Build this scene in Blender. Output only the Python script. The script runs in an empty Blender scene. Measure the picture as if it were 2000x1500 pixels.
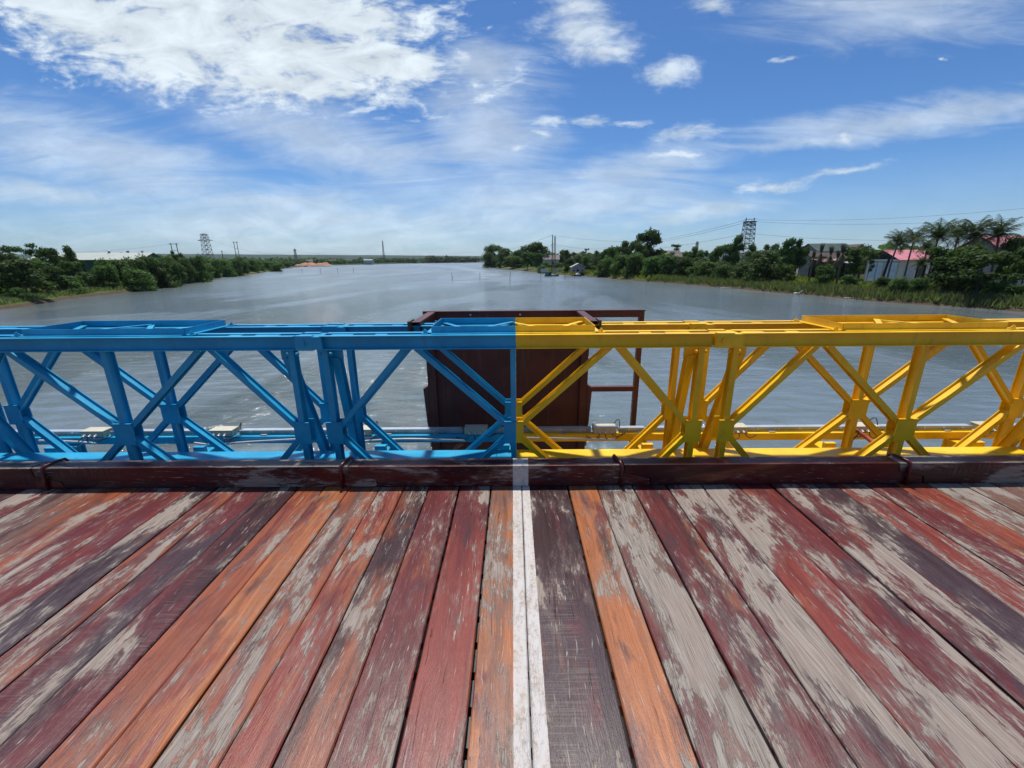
import bpy, math, random
import numpy as np
from mathutils import Vector, Matrix

S = bpy.context.scene
COL = S.collection
# ------------------------------------------------------------------ camera
PITCH, ROLL, YAW, EYE = 0.2843, -0.0078, -0.0035, 1.55
WATER = EYE - 7.5


def cam_ray(u, v):
    c, s = math.cos(-ROLL), math.sin(-ROLL)
    u, v = c * u - s * v, s * u + c * v
    y = math.cos(PITCH) - v * math.sin(PITCH)
    z = -math.sin(PITCH) - v * math.cos(PITCH)
    cy, sy = math.cos(YAW), math.sin(YAW)
    return Vector((u * cy + y * sy, -u * sy + y * cy, z))


cd = bpy.data.cameras.new('camera')
cam = bpy.data.objects.new('camera', cd)
COL.objects.link(cam)
f0 = cam_ray(0, 0)
rt = (cam_ray(1, 0) - f0).normalized()
up = (f0 - cam_ray(0, 1)).normalized()
M = Matrix((rt, up, -f0.normalized())).transposed().to_4x4()
M.translation = Vector((0, 0, EYE))
cam.matrix_world = M
cd.sensor_width = 36
cd.lens = 36 * 831 / 2000
cd.clip_start = 0.05
cd.clip_end = 30000
S.camera = cam

# ------------------------------------------------------------------ light
SUN_EL, SUN_AZ = 69.7, -8.0        # azimuth from +Y towards +X
S.view_settings.view_transform = 'Standard'
S.view_settings.look = 'None'
S.view_settings.exposure = 0.35
S.view_settings.gamma = 1
ld = bpy.data.lights.new('sun', 'SUN')
ld.energy = 3.8
ld.angle = math.radians(2.4)
ld.color = (1, 0.96, 0.9)
sun = bpy.data.objects.new('sun', ld)
COL.objects.link(sun)
e, a = math.radians(SUN_EL), math.radians(SUN_AZ)
sd = Vector((math.sin(a) * math.cos(e), math.cos(a) * math.cos(e), math.sin(e)))
sun.rotation_euler = sd.to_track_quat('Z', 'Y').to_euler()


# ------------------------------------------------------------------ node helpers
class NT:
    def __init__(s, tree):
        s.t = tree
        tree.nodes.clear()

    def n(s, kind, **kw):
        nd = s.t.nodes.new(kind)
        for k, v in kw.items():
            setattr(nd, k, v)
        return nd

    def put(s, sock, v):
        if isinstance(v, bpy.types.NodeSocket):
            s.t.links.new(v, sock)
        elif v is not None:
            sock.default_value = v

    def m(s, op, a, b=None, c=None, clamp=False):
        nd = s.n('ShaderNodeMath', operation=op, use_clamp=clamp)
        s.put(nd.inputs[0], a)
        if b is not None: s.put(nd.inputs[1], b)
        if c is not None: s.put(nd.inputs[2], c)
        return nd.outputs[0]

    def vm(s, op, a, b=None):
        nd = s.n('ShaderNodeVectorMath', operation=op)
        s.put(nd.inputs[0], a)
        if b is not None: s.put(nd.inputs[1], b)
        return nd.outputs[0]

    def xyz(s, v):
        nd = s.n('ShaderNodeSeparateXYZ')
        s.put(nd.inputs[0], v)
        return nd.outputs

    def comb(s, x, y, z):
        nd = s.n('ShaderNodeCombineXYZ')
        s.put(nd.inputs[0], x); s.put(nd.inputs[1], y); s.put(nd.inputs[2], z)
        return nd.outputs[0]

    def noise(s, vec, scale=1., detail=4., rough=.5, dist=0., lac=2.):
        nd = s.n('ShaderNodeTexNoise')
        s.put(nd.inputs['Vector'], vec)
        nd.inputs['Scale'].default_value = scale
        nd.inputs['Detail'].default_value = detail
        nd.inputs['Roughness'].default_value = rough
        nd.inputs['Distortion'].default_value = dist
        nd.inputs['Lacunarity'].default_value = lac
        return nd.outputs[0]

    def mapr(s, v, a, b, c=0., d=1., smooth=True):
        nd = s.n('ShaderNodeMapRange', interpolation_type='SMOOTHSTEP' if smooth else 'LINEAR')
        s.put(nd.inputs[0], v); s.put(nd.inputs[1], a); s.put(nd.inputs[2], b)
        s.put(nd.inputs[3], c); s.put(nd.inputs[4], d)
        return nd.outputs[0]

    def mix(s, f, a, b, blend='MIX'):
        nd = s.n('ShaderNodeMix', data_type='RGBA', blend_type=blend)
        s.put(nd.inputs[0], f)
        s.put(nd.inputs[6], a if isinstance(a, bpy.types.NodeSocket) else (*a, 1) if len(a) == 3 else a)
        s.put(nd.inputs[7], b if isinstance(b, bpy.types.NodeSocket) else (*b, 1) if len(b) == 3 else b)
        return nd.outputs[2]

    def bump(s, h, strength=.3, dist=.01, normal=None):
        nd = s.n('ShaderNodeBump')
        nd.inputs['Strength'].default_value = strength
        nd.inputs['Distance'].default_value = dist
        s.put(nd.inputs['Height'], h)
        if normal is not None: s.put(nd.inputs['Normal'], normal)
        return nd.outputs[0]

    def pbsdf(s, color, rough=.5, metal=0., normal=None, spec=.5, **kw):
        nd = s.n('ShaderNodeBsdfPrincipled')
        s.put(nd.inputs['Base Color'], color if isinstance(color, bpy.types.NodeSocket) else (*color, 1))
        s.put(nd.inputs['Roughness'], rough)
        s.put(nd.inputs['Metallic'], metal)
        s.put(nd.inputs['Specular IOR Level'], spec)
        if normal is not None: s.put(nd.inputs['Normal'], normal)
        for k, v in kw.items(): s.put(nd.inputs[k], v)
        out = s.n('ShaderNodeOutputMaterial')
        s.t.links.new(nd.outputs[0], out.inputs[0])
        return nd


def mat(name):
    m = bpy.data.materials.new(name)
    m.use_nodes = True
    return m, NT(m.node_tree)


# ------------------------------------------------------------------ sky with clouds
w = bpy.data.worlds.new('World')
S.world = w
w.use_nodes = True
N = NT(w.node_tree)
sky = N.n('ShaderNodeTexSky', sky_type='NISHITA')
sky.sun_disc = False
sky.sun_elevation = e
sky.sun_rotation = a
sky.altitude = 0
sky.air_density = 1.0
sky.dust_density = 0.5
sky.ozone_density = 3.0
D = N.n('ShaderNodeTexCoord').outputs['Generated']
dx, dy, dz = N.xyz(D)
dz0 = N.m('MAXIMUM', dz, 0.0)
fy = N.m('MAXIMUM', dy, 0.05)
U = N.m('DIVIDE', dx, fy)
V = N.m('DIVIDE', dz0, fy)
front = N.mapr(dy, 0.05, 0.3)
pz = N.m('ADD', dz0, 0.1)
PX = N.m('DIVIDE', dx, pz)
PY = N.m('DIVIDE', dy, pz)
P = N.comb(PX, PY, 0.0)


wn1 = N.noise(N.comb(U, N.m('MULTIPLY', V, 2.2), 5.0), 7.0, 6, .6)
wn2 = N.noise(N.comb(U, N.m('MULTIPLY', V, 2.2), 9.0), 9.0, 6, .6)
UW = N.m('ADD', U, N.m('MULTIPLY', N.m('SUBTRACT', wn1, .5), .13))
VW = N.m('ADD', V, N.m('MULTIPLY', N.m('SUBTRACT', wn2, .5), .05))


def blobs(lst):
    tot = None
    for (cu, cv, ru, rv, rot) in lst:
        c, s_ = math.cos(math.radians(rot)), math.sin(math.radians(rot))
        du = N.m('SUBTRACT', UW, cu)
        dv = N.m('SUBTRACT', VW, cv)
        x = N.m('ADD', N.m('MULTIPLY', du, c / ru), N.m('MULTIPLY', dv, s_ / ru))
        y = N.m('ADD', N.m('MULTIPLY', du, -s_ / rv), N.m('MULTIPLY', dv, c / rv))
        r2 = N.m('ADD', N.m('MULTIPLY', x, x), N.m('MULTIPLY', y, y))
        k = N.m('SUBTRACT', 1.0, N.m('SQRT', r2))
        tot = k if tot is None else N.m('SMOOTH_MAX', tot, k, 0.25)
    return N.m('MAXIMUM', tot, -1.5)


BIG = [(-0.681, 0.425, 0.306, 0.085, -7.4), (-0.43, 0.398, 0.30, 0.070, -7.4), (-0.548, 0.475, 0.34, 0.065, -0.5), (-0.27, 0.385, 0.15, 0.040, -6.4), (-0.821, 0.456, 0.23, 0.05, -13.8), (-0.458, 0.345, 0.229, 0.032, -3.1), (-0.36, 0.46, 0.2, 0.045, -6)]
CU2 = [(0.13, 0.475, 0.085, 0.045, -0.5), (0.145, 0.43, 0.095, 0.05, -0.5), (0.18, 0.395, 0.075, 0.028, -0.5), (0.322, 0.361, 0.055, 0.028, -0.5), (0.385, 0.472, 0.05, 0.021, -0.5)]
SML = [(0.089, 0.272, 0.034, 0.011, -0.4), (0.171, 0.275, 0.055, 0.011, -0.4), (0.24, 0.271, 0.055, 0.007, -0.4), (0.359, 0.249, 0.078, 0.02, 3.1), (0.059, 0.249, 0.017, 0.008, -0.4), (0.352, 0.212, 0.07, 0.006, -0.4), (0.544, 0.381, 0.03, 0.006, 8.3), (0.864, 0.38, 0.012, 0.004, -0.5), (0.699, 0.238, 0.016, 0.009, -0.4), (0.7, 0.175, 0.126, 0.012, 8.0), (0.574, 0.146, 0.105, 0.012, 9.0), (0.0, 0.229, 0.017, 0.009, -0.4)]
VEIL = [(-0.869, 0.212, 0.37, 0.081, -14.9), (-0.407, 0.247, 0.301, 0.068, -14.3), (-0.395, 0.086, 0.632, 0.075, -0.4), (-0.042, 0.273, 0.138, 0.103, -0.4), (0.273, 0.179, 0.208, 0.045, 10.7), (0.84, 0.275, 0.42, 0.032, 6.0), (0.62, 0.235, 0.3, 0.018, 3), (0.055, 0.124, 0.368, 0.06, 3.3), (-1.0, 0.143, 0.234, 0.03, -6.1), (-0.495, 0.12, 0.337, 0.03, -3.3), (-0.05, 0.373, 0.093, 0.053, -0.5), (0.145, 0.103, 0.224, 0.031, 4.2), (0.37, 0.091, 0.18, 0.021, 7.2), (0.754, 0.454, 0.26, 0.052, -0.5)]
UV = N.comb(U, V, 0.0)
UVs = N.comb(N.m('MULTIPLY', U, 1.0), N.m('MULTIPLY', V, 2.4), 0.0)
f1 = N.noise(UVs, 9.0, 12, .62, .6)
f2 = N.noise(UVs, 26.0, 8, .6, .3)
f3 = N.noise(N.comb(N.m('MULTIPLY', U, .9), N.m('MULTIPLY', N.m('SUBTRACT', V, N.m('MULTIPLY', N.m('ABSOLUTE', U), -.06)), 5.5), 2.0), 3.0, 11, .64, 1.5)
turb = N.m('ADD', N.m('MULTIPLY', N.m('SUBTRACT', f1, .5), 2.6), N.m('MULTIPLY', N.m('SUBTRACT', f2, .5), 1.5))
bigd = N.mapr(N.m('ADD', blobs(BIG), turb), -0.35, 0.55, 0, .96)
cu2d = N.mapr(N.m('ADD', blobs(CU2), N.m('MULTIPLY', turb, .8)), -0.3, 1.1, 0, .8)
smld = N.mapr(N.m('ADD', blobs(SML), N.m('MULTIPLY', turb, .75)), -0.15, 1.15, 0, .75)
streak = N.m('MULTIPLY', N.m('SUBTRACT', f3, .5), 2.2)
veild = N.mapr(N.m('ADD', blobs(VEIL), streak), -0.5, 1.05, 0, .55)
# the half of the sky behind the camera gets plain scattered cirrus
back = N.m('MULTIPLY', N.mapr(N.noise(P, .9, 9, .6, .6), .45, .75, 0, .7), N.m('SUBTRACT', 1.0, front))
ground_glow = N.mapr(dz, 0.0, 0.16, 0.22, 0.0, False)
one = lambda v: N.m('SUBTRACT', 1.0, v)
trans = N.m('MULTIPLY', one(bigd), N.m('MULTIPLY', one(cu2d), N.m('MULTIPLY', one(smld), one(veild))))
trans = N.m('SUBTRACT', 1.0, N.m('MULTIPLY', one(trans), front))
trans = N.m('MULTIPLY', N.m('MULTIPLY', trans, one(back)), one(ground_glow))
cover = one(trans)
skyc = N.mix(1.0, sky.outputs[0], N.mix(N.mapr(dz, 0.0, 0.35), (0.52, 0.775, 1.12), (0.43, 0.695, 1.0)), 'MULTIPLY')
shade = N.mapr(f1, .3, .75, 7.2, 10.2)
cl = N.n('ShaderNodeVectorMath', operation='SCALE')
cl.inputs[0].default_value = (0.85, 0.955, 1.03)
N.put(cl.inputs['Scale'], shade)
final = N.mix(cover, skyc, cl.outputs[0])
bg = N.n('ShaderNodeBackground')
N.put(bg.inputs[0], final)
bg.inputs[1].default_value = 0.081
wo = N.n('ShaderNodeOutputWorld')
w.node_tree.links.new(bg.outputs[0], wo.inputs[0])
w.cycles.sampling_method = 'MANUAL'
w.cycles.sample_map_resolution = 1024
S.cycles.max_bounces = 8
S.cycles.diffuse_bounces = 3
S.cycles.glossy_bounces = 3
S.cycles.transmission_bounces = 4
S.cycles.transparent_max_bounces = 8
S.cycles.volume_bounces = 0
S.cycles.use_denoising = True


# ------------------------------------------------------------------ mesh builder
class MB:
    def __init__(s):
        s.v, s.f = [], []

    def add(s, vs, fs):
        o = len(s.v)
        s.v += [tuple(x) for x in vs]
        s.f += [tuple(i + o for i in q) for q in fs]
        return s

    def box(s, x0, x1, y0, y1, z0, z1, mtx=None):
        vs = [Vector((x, y, z)) for z in (z0, z1) for y in (y0, y1) for x in (x0, x1)]
        if mtx is not None: vs = [mtx @ v for v in vs]
        return s.add(vs, [(0, 2, 3, 1), (4, 5, 7, 6), (0, 1, 5, 4), (2, 6, 7, 3), (0, 4, 6, 2), (1, 3, 7, 5)])

    def bar(s, p0, p1, wd, dp, dvec, c=(0, 0)):
        """box from p0 to p1; dp along dvec (depth), wd across; c offsets (across, depth)"""
        p0, p1 = Vector(p0), Vector(p1)
        t = (p1 - p0); L = t.length; t.normalize()
        d = Vector(dvec); d = (d - t * d.dot(t)).normalized()
        a_ = d.cross(t)
        m = Matrix((t, a_, d)).transposed().to_4x4(); m.translation = p0
        return s.box(0, L, c[0] - wd / 2, c[0] + wd / 2, c[1] - dp / 2, c[1] + dp / 2, m)

    def ibeam(s, p0, p1, wd=.040, dp=.076, dvec=(0, 1, 0), tf=.005, tw=.005):
        s.bar(p0, p1, wd, tf, dvec, (0, dp / 2 - tf / 2))
        s.bar(p0, p1, wd, tf, dvec, (0, -dp / 2 + tf / 2))
        s.bar(p0, p1, tw, dp - 2 * tf, dvec)
        return s

    def tube(s, pts, rad, n=8, caps=True, flat=None):
        pts = [Vector(p) for p in pts]
        rads = rad if isinstance(rad, (list, tuple)) else [rad] * len(pts)
        o = len(s.v)
        prev = None
        for i, p in enumerate(pts):
            t = (pts[min(i + 1, len(pts) - 1)] - pts[max(i - 1, 0)])
            t = t.normalized() if t.length > 1e-9 else Vector((0, 0, 1))
            ref = prev if prev is not None else (Vector((1, 0, 0)) if abs(t.x) < .9 else Vector((0, 1, 0)))
            a_ = (ref - t * ref.dot(t)).normalized()
            prev = a_
            b = t.cross(a_)
            for k in range(n):
                an = 2 * math.pi * k / n
                s.v.append(tuple(p + (a_ * math.cos(an) + b * math.sin(an)) * rads[i]))
        for i in range(len(pts) - 1):
            for k in range(n):
                s.f.append((o + i * n + k, o + i * n + (k + 1) % n, o + (i + 1) * n + (k + 1) % n, o + (i + 1) * n + k))
        if caps:
            s.f.append(tuple(o + k for k in range(n))[::-1])
            s.f.append(tuple(o + (len(pts) - 1) * n + k for k in range(n)))
        return s

    def prism(s, poly, axis, a0, a1):
        """extrude 2-D polygon along axis 'x','y' or 'z'"""
        def mk(p, a_):
            return {'y': (p[0], a_, p[1]), 'x': (a_, p[0], p[1]), 'z': (p[0], p[1], a_)}[axis]
        n = len(poly)
        vs = [mk(p, a0) for p in poly] + [mk(p, a1) for p in poly]
        fs = [tuple(range(n)), tuple(range(2 * n - 1, n - 1, -1))] + [(i, (i + 1) % n + 0, (i + 1) % n + n, i + n)[::-1] for i in range(n)]
        return s.add(vs, fs)

    def mesh(s, name, m, smooth=False, fixn=True):
        me = bpy.data.meshes.new(name)
        me.from_pydata(s.v, [], s.f)
        if m is not None: me.materials.append(m)
        if fixn:
            import bmesh
            bm = bmesh.new(); bm.from_mesh(me)
            bmesh.ops.recalc_face_normals(bm, faces=bm.faces)
            bm.to_mesh(me); bm.free()
        if smooth:
            me.polygons.foreach_set('use_smooth', [True] * len(me.polygons))
        me.update()
        return me

    def obj(s, name, m, parent=None, smooth=False, fixn=True):
        return link(name, s.mesh(name, m, smooth, fixn), parent)


def link(name, me, parent=None, loc=None):
    o = bpy.data.objects.new(name, me)
    COL.objects.link(o)
    if parent is not None: o.parent = parent
    if loc is not None: o.location = loc
    return o


def tag(o, label=None, cat=None, group=None, kind=None):
    if label: o['label'] = label
    if cat: o['category'] = cat
    if group: o['group'] = group
    if kind: o['kind'] = kind
    return o


def thing(name, label, cat, loc=(0, 0, 0), group=None, rotz=0):
    o = bpy.data.objects.new(name, None)
    COL.objects.link(o)
    o.location = loc
    o.rotation_euler = (0, 0, rotz)
    o.empty_display_size = .2
    return tag(o, label, cat, group)


def copy_tree(o, loc, label, parent=None):
    c = o.copy()
    COL.objects.link(c)
    c.parent = parent
    if parent is None:
        c.location = loc
        c['label'] = label
    for ch in list(o.children):
        copy_tree(ch, None, None, c)
    return c


def bevel_mesh(me, off, seg=1):
    import bmesh
    bm = bmesh.new(); bm.from_mesh(me)
    bmesh.ops.bevel(bm, geom=list(bm.edges), offset=off, segments=seg, affect='EDGES', profile=.6)
    bm.to_mesh(me); bm.free(); me.update()


# ------------------------------------------------------------------ materials
def simple(name, col, rough=.6, metal=0., var=.25, scale=3., bump=.2, bdist=.01, dirt=None, spec=.5):
    m, n = mat(name)
    tc = n.n('ShaderNodeTexCoord').outputs['Object']
    k = n.noise(tc, scale, 6, .6)
    k2 = n.mapr(k, .3, .7)
    c = n.mix(k2, tuple(x * (1 - var) for x in col), tuple(min(1, x * (1 + var)) for x in col))
    if dirt:
        k3 = n.mapr(n.noise(tc, scale * 2.3, 8, .65), .58, .72)
        c = n.mix(k3, c, dirt)
    n.pbsdf(c, rough, metal, n.bump(n.noise(tc, scale * 8, 4), bump, bdist), spec)
    return m


# bridge paint: blue west of the border line, yellow east of it (the real paint line stands at x = 0.018 m)
m_paint, n = mat('bridge_paint')
geo = n.n('ShaderNodeNewGeometry').outputs['Position']
gx, gy, gz = n.xyz(geo)
wob = n.m('MULTIPLY', n.m('SUBTRACT', n.noise(geo, 30, 4), .5), .012)
side = n.mapr(n.m('ADD', gx, wob), .017, .021)
kk = n.mapr(n.noise(geo, 2.5, 7, .62), .3, .72)
blue = n.mix(kk, (.004, .265, .47), (.018, .365, .60))
yel = n.mix(kk, (.80, .455, .006), (.93, .575, .011))
c = n.mix(side, blue, yel)
# chalky fading and small chips
ch = n.mapr(n.noise(geo, 9, 8, .7), .56, .78, 0, .28)
c = n.mix(ch, c, n.mix(side, (.13, .42, .62), (.84, .64, .22)))
chip = n.mapr(n.noise(geo, 55, 5, .65), .70, .73, 0, .85)
c = n.mix(chip, c, (.05, .04, .035))
grime = n.mapr(n.noise(n.comb(n.m('MULTIPLY', gx, 1.0), gy, n.m('MULTIPLY', gz, .3)), 12, 7, .68), .54, .78, 0, .38)
c = n.mix(grime, c, (.08, .07, .05))
n.pbsdf(c, n.mapr(n.noise(geo, 6, 5), .3, .7, .33, .5), 0, n.bump(n.noise(geo, 45, 5, .6), .16, .004), .5)

m_maroon = simple('maroon_steel', (.070, .0125, .010), .45, 0, .38, 3.2, .3, .005, (.085, .030, .016))
m_maroon, n = mat('maroon_board_steel')
tc = n.n('ShaderNodeTexCoord').outputs['Object']
bx_, by_, bz_ = n.xyz(tc)
k1 = n.mapr(n.noise(tc, 2.6, 7, .65), .3, .7)
c = n.mix(k1, (.062, .010, .008), (.115, .022, .015))
run = n.mapr(n.noise(n.comb(n.m('MULTIPLY', bx_, 22.0), n.m('MULTIPLY', by_, 22.0), n.m('MULTIPLY', bz_, 1.3)), 1, 6, .6), .54, .70, 0, .6)
c = n.mix(run, c, (.125, .050, .022))
c = n.mix(n.mapr(n.noise(tc, 16, 7, .7), .62, .70, 0, .6), c, (.030, .014, .011))
n.pbsdf(c, .45, 0, n.bump(n.noise(tc, 26, 5, .6), .3, .004), .5)
m_alu = simple('aluminium', (.55, .56, .57), .42, .75, .12, 8, .1, .002)
m_alud = simple('dull_steel', (.36, .37, .38), .45, .5, .2, 8, .1, .002)
m_glassl = simple('lamp_lens', (.42, .46, .5), .18, .1, .1, 8, .05, .001)
m_beige = simple('beige_plastic', (.55, .50, .38), .5, 0, .12, 6, .1, .002, (.30, .26, .2))
m_black = simple('black_rubber', (.012, .012, .013), .45, 0, .2, 10, .1, .002)
m_hose = simple('red_hose', (.42, .09, .045), .5, 0, .2, 10, .1, .002)
m_pvc = simple('grey_pvc', (.48, .49, .49), .4, 0, .15, 6, .05, .002)
m_clamp = simple('clamp_paint', (.075, .010, .010), .32, 0, .35, 14, .3, .003, (.05, .03, .025))

# ---- weathered deck timber
def wood_nodes(n, along, across, third, colA, colB, wear, bmix, rnd, white_on_top=True):
    """along = coordinate along the grain"""
    off = n.m('MULTIPLY', rnd, 37.0)
    def vec(sa, sc, extra=0.):
        return n.comb(n.m('ADD', n.m('MULTIPLY', along, sa), off), n.m('MULTIPLY', across, sc), n.m('ADD', n.m('MULTIPLY', third, sc * .4), n.m('ADD', off, extra)))
    warp = n.m('MULTIPLY', n.m('SUBTRACT', n.noise(vec(1.2, 3., 7.), 1, 3, .5), .5), .12)
    acr = n.m('ADD', across, warp)
    def vecw(sa, sc, extra=0.):
        return n.comb(n.m('ADD', n.m('MULTIPLY', along, sa), off), n.m('MULTIPLY', acr, sc), n.m('ADD', n.m('MULTIPLY', third, sc * .4), n.m('ADD', off, extra)))
    big = n.noise(vec(1.6, 4.2), 1, 4, .6, .5)
    mid = n.noise(vecw(8., 30., 3.), 1, 8, .72, .4)
    fine = n.noise(vecw(26., 190., 5.), 1, 5, .7)
    grain = n.noise(vecw(5., 260., 9.), 1, 4, .6)
    ring = n.noise(vecw(.8, 22., 11.), 1, 3, .6, 1.0)
    field = n.m('ADD', n.m('MULTIPLY', n.m('SUBTRACT', big, .5), 3.6), n.m('ADD', n.m('MULTIPLY', n.m('SUBTRACT', mid, .5), 2.1), n.m('MULTIPLY', n.m('SUBTRACT', fine, .5), 1.0)))
    thr = n.m('SUBTRACT', .56, wear)
    worn = n.mapr(n.m('SUBTRACT', field, thr), -.02, .12)
    half = n.mapr(n.m('SUBTRACT', field, thr), -.42, .08, 0, .50)
    bfield = n.m('ADD', n.m('MULTIPLY', n.m('SUBTRACT', n.noise(vec(.9, 4.5, 21.), 1, 5, .6, .4), .5), 2.6), n.m('MULTIPLY', n.m('SUBTRACT', mid, .5), .5))
    bm_ = n.mapr(n.m('ADD', bfield, n.m('SUBTRACT', bmix, .5)), -.18, .3)
    paint = n.mix(bm_, colA, colB)
    paint = n.mix(n.mapr(ring, .35, .7, 0, .55), paint, n.mix(1., paint, (.34, .28, .28), 'MULTIPLY'))
    paint = n.mix(n.mapr(grain, .4, .72, 0, .5), paint, n.mix(1., paint, (1.55, 1.45, 1.4), 'MULTIPLY'))
    t3 = n.mapr(n.m('ADD', n.noise(vec(1.3, 5.5, 25.), 1, 5, .62, .5), n.m('MULTIPLY', n.m('SUBTRACT', mid, .5), .25)), .52, .64, 0, .8)
    paint = n.mix(t3, paint, n.mix(n.mapr(n.noise(vec(.7, 2., 27.), 1, 2, .5), .45, .55), (.10, .017, .020), (.038, .020, .024)))
    t4 = n.mapr(n.noise(vec(1.1, 4.5, 29.), 1, 5, .6, .5), .60, .72, 0, .65)
    paint = n.mix(t4, paint, (.27, .085, .032))
    grey = n.mix(n.mapr(grain, .32, .68), (.095, .078, .062), (.345, .310, .268))
    grey = n.mix(n.mapr(big, .4, .65, 0, .45), grey, (.27, .19, .15))
    c = n.mix(half, paint, n.mix(.5, paint, grey))
    c = n.mix(worn, c, grey)
    # pale scratches and hairline cracks running with the grain
    scr = n.noise(vecw(9., 120., 31.), 1, 3, .55, .6)
    patchy = n.mapr(n.noise(vec(1.4, 5., 41.), 1, 3, .5), .40, .60)
    scratch = n.m('MULTIPLY', n.mapr(scr, .64, .69, 0, .75), patchy)
    c = n.mix(scratch, c, (.36, .33, .28))
    crk = n.mapr(n.noise(vecw(3., 110., 51.), 1, 2, .5, .8), .705, .73)
    c = n.mix(n.m('MULTIPLY', crk, .85), c, (.015, .010, .008))
    # dark knots / stains
    st = n.mapr(n.noise(vec(2.6, 9., 61.), 1, 6, .65), .60, .78, 0, .7)
    c = n.mix(st, c, (.03, .022, .02))
    saw = n.m('MULTIPLY', n.mapr(n.noise(vec(170., 6., 71.), 1, 2, .5), .5, .62), n.mapr(n.noise(vec(.9, 3., 81.), 1, 3, .5), .56, .68, 0, .24))
    c = n.mix(saw, c, (.22, .18, .155))
    spk = n.mapr(n.noise(vec(60., 90., 91.), 1, 3, .6), .66, .72, 0, .5)
    c = n.mix(spk, c, n.mix(1., c, (.35, .3, .3), 'MULTIPLY'))
    h = n.m('ADD', n.m('MULTIPLY', grain, .6), n.m('ADD', n.m('MULTIPLY', fine, .5), n.m('ADD', n.m('MULTIPLY', worn, -.55), n.m('MULTIPLY', crk, -1.2))))
    rough = n.mix(worn, (.36, .36, .36), (.74, .74, .74))
    return c, h, rough, worn


def white_paint(n, c, u, v, w_, mask):
    nb = n.noise(n.comb(u, v, w_), 55, 6, .72, .5)
    nb2 = n.noise(n.comb(u, n.m('MULTIPLY', v, .35), w_), 20, 6, .7)
    wear = n.mapr(n.m('ADD', n.m('MULTIPLY', nb, .6), n.m('MULTIPLY', nb2, .5)), .54, .66, 0, .85)
    stain = n.mapr(nb2, .35, .75, 0, .5)
    wc = n.mix(stain, (.50, .465, .44), (.38, .32, .25))
    wc = n.mix(wear, wc, (.36, .28, .22))
    return n.mix(mask, c, wc)


m_deck, n = mat('deck_timber')
tc = n.n('ShaderNodeTexCoord').outputs['Object']
ox, oy, oz = n.xyz(tc)
A = n.n('ShaderNodeAttribute', attribute_name='paint_main').outputs['Color']
B = n.n('ShaderNodeAttribute', attribute_name='paint_second').outputs['Color']
pr = n.n('ShaderNodeAttribute', attribute_name='plank_data').outputs['Color']
sp = n.n('ShaderNodeSeparateColor'); n.put(sp.inputs[0], pr)
c, h, rg, worn = wood_nodes(n, oy, ox, oz, A, B, sp.outputs[0], sp.outputs[1], sp.outputs[2])
edge = n.m('MULTIPLY', n.m('SUBTRACT', n.noise(tc, 60, 4), .5), .004)
xx = n.m('ADD', ox, edge)
msk = n.m('MULTIPLY', n.m('GREATER_THAN', xx, -.008), n.m('LESS_THAN', xx, .109))
c = white_paint(n, c, ox, oy, oz, msk)
rg2 = n.mix(msk, rg, (.6, .6, .6))
n.pbsdf(c, rg2, 0, n.bump(h, .7, .0026), .4)

m_curb, n = mat('curb_timber')
tc = n.n('ShaderNodeTexCoord').outputs['Object']
ox, oy, oz = n.xyz(tc)
rnd = n.n('ShaderNodeAttribute', attribute_name='plank_data').outputs['Color']
sp = n.n('ShaderNodeSeparateColor'); n.put(sp.inputs[0], rnd)
yz = n.m('ADD', oy, n.m('MULTIPLY', oz, 1.0))
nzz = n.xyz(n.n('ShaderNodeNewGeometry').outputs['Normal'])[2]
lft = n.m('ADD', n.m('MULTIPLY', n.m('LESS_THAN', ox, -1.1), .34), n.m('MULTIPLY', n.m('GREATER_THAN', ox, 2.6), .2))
top_wear_lift = n.m('MULTIPLY', n.m('GREATER_THAN', nzz, .5), n.m('ADD', lft, .08))  # top wear, raised further to brighten the kerb tops lying in shade
c, h, rg, worn = wood_nodes(n, ox, yz, n.m('MULTIPLY', oz, .3), (.085, .0095, .0095), (.034, .007, .008), n.m('ADD', sp.outputs[0], top_wear_lift), sp.outputs[1], sp.outputs[2])
xx = n.m('ADD', ox, n.m('MULTIPLY', n.m('SUBTRACT', n.noise(tc, 60, 4), .5), .004))
msk = n.m('MULTIPLY', n.m('GREATER_THAN', xx, -.008), n.m('LESS_THAN', xx, .101))
c = white_paint(n, c, ox, oy, oz, msk)
n.pbsdf(c, n.mix(msk, rg, (.6, .6, .6)), 0, n.bump(h, .5, .0022), .3)

# ---- land, water, plants
m_ground, n = mat('land')
geo = n.n('ShaderNodeNewGeometry').outputs['Position']
gx, gy, gz = n.xyz(geo)
n1 = n.noise(geo, .09, 8, .62)
n2 = n.noise(geo, .9, 8, .7)
grass = n.mix(n.mapr(n1, .35, .65), (.060, .085, .018), (.115, .125, .030))
grass = n.mix(n.mapr(n2, .4, .7), grass, (.045, .060, .018))
farn = n.noise(geo, .0045, 10, .72)
farc = n.mix(n.mapr(farn, .35, .62), (.008, .028, .017), (.034, .058, .032))
dist = n.vm('LENGTH', geo) if False else n.m('SQRT', n.m('ADD', n.m('MULTIPLY', gx, gx), n.m('MULTIPLY', gy, gy)))
grass = n.mix(n.mapr(dist, 350, 700), grass, farc)
mud = n.mix(n.mapr(n2, .3, .7), (.045, .031, .020), (.092, .064, .042))
zz = n.m('ADD', gz, n.m('MULTIPLY', n.m('SUBTRACT', n2, .5), 1.0))
c = n.mix(n.mapr(zz, WATER + .30, WATER + .62), mud, grass)
soil = n.m('SQRT', n.m('ADD', n.m('POWER', n.m('DIVIDE', n.m('ADD', gx, 291), 26), 2), n.m('POWER', n.m('DIVIDE', n.m('SUBTRACT', gy, 655), 30), 2)))
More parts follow.
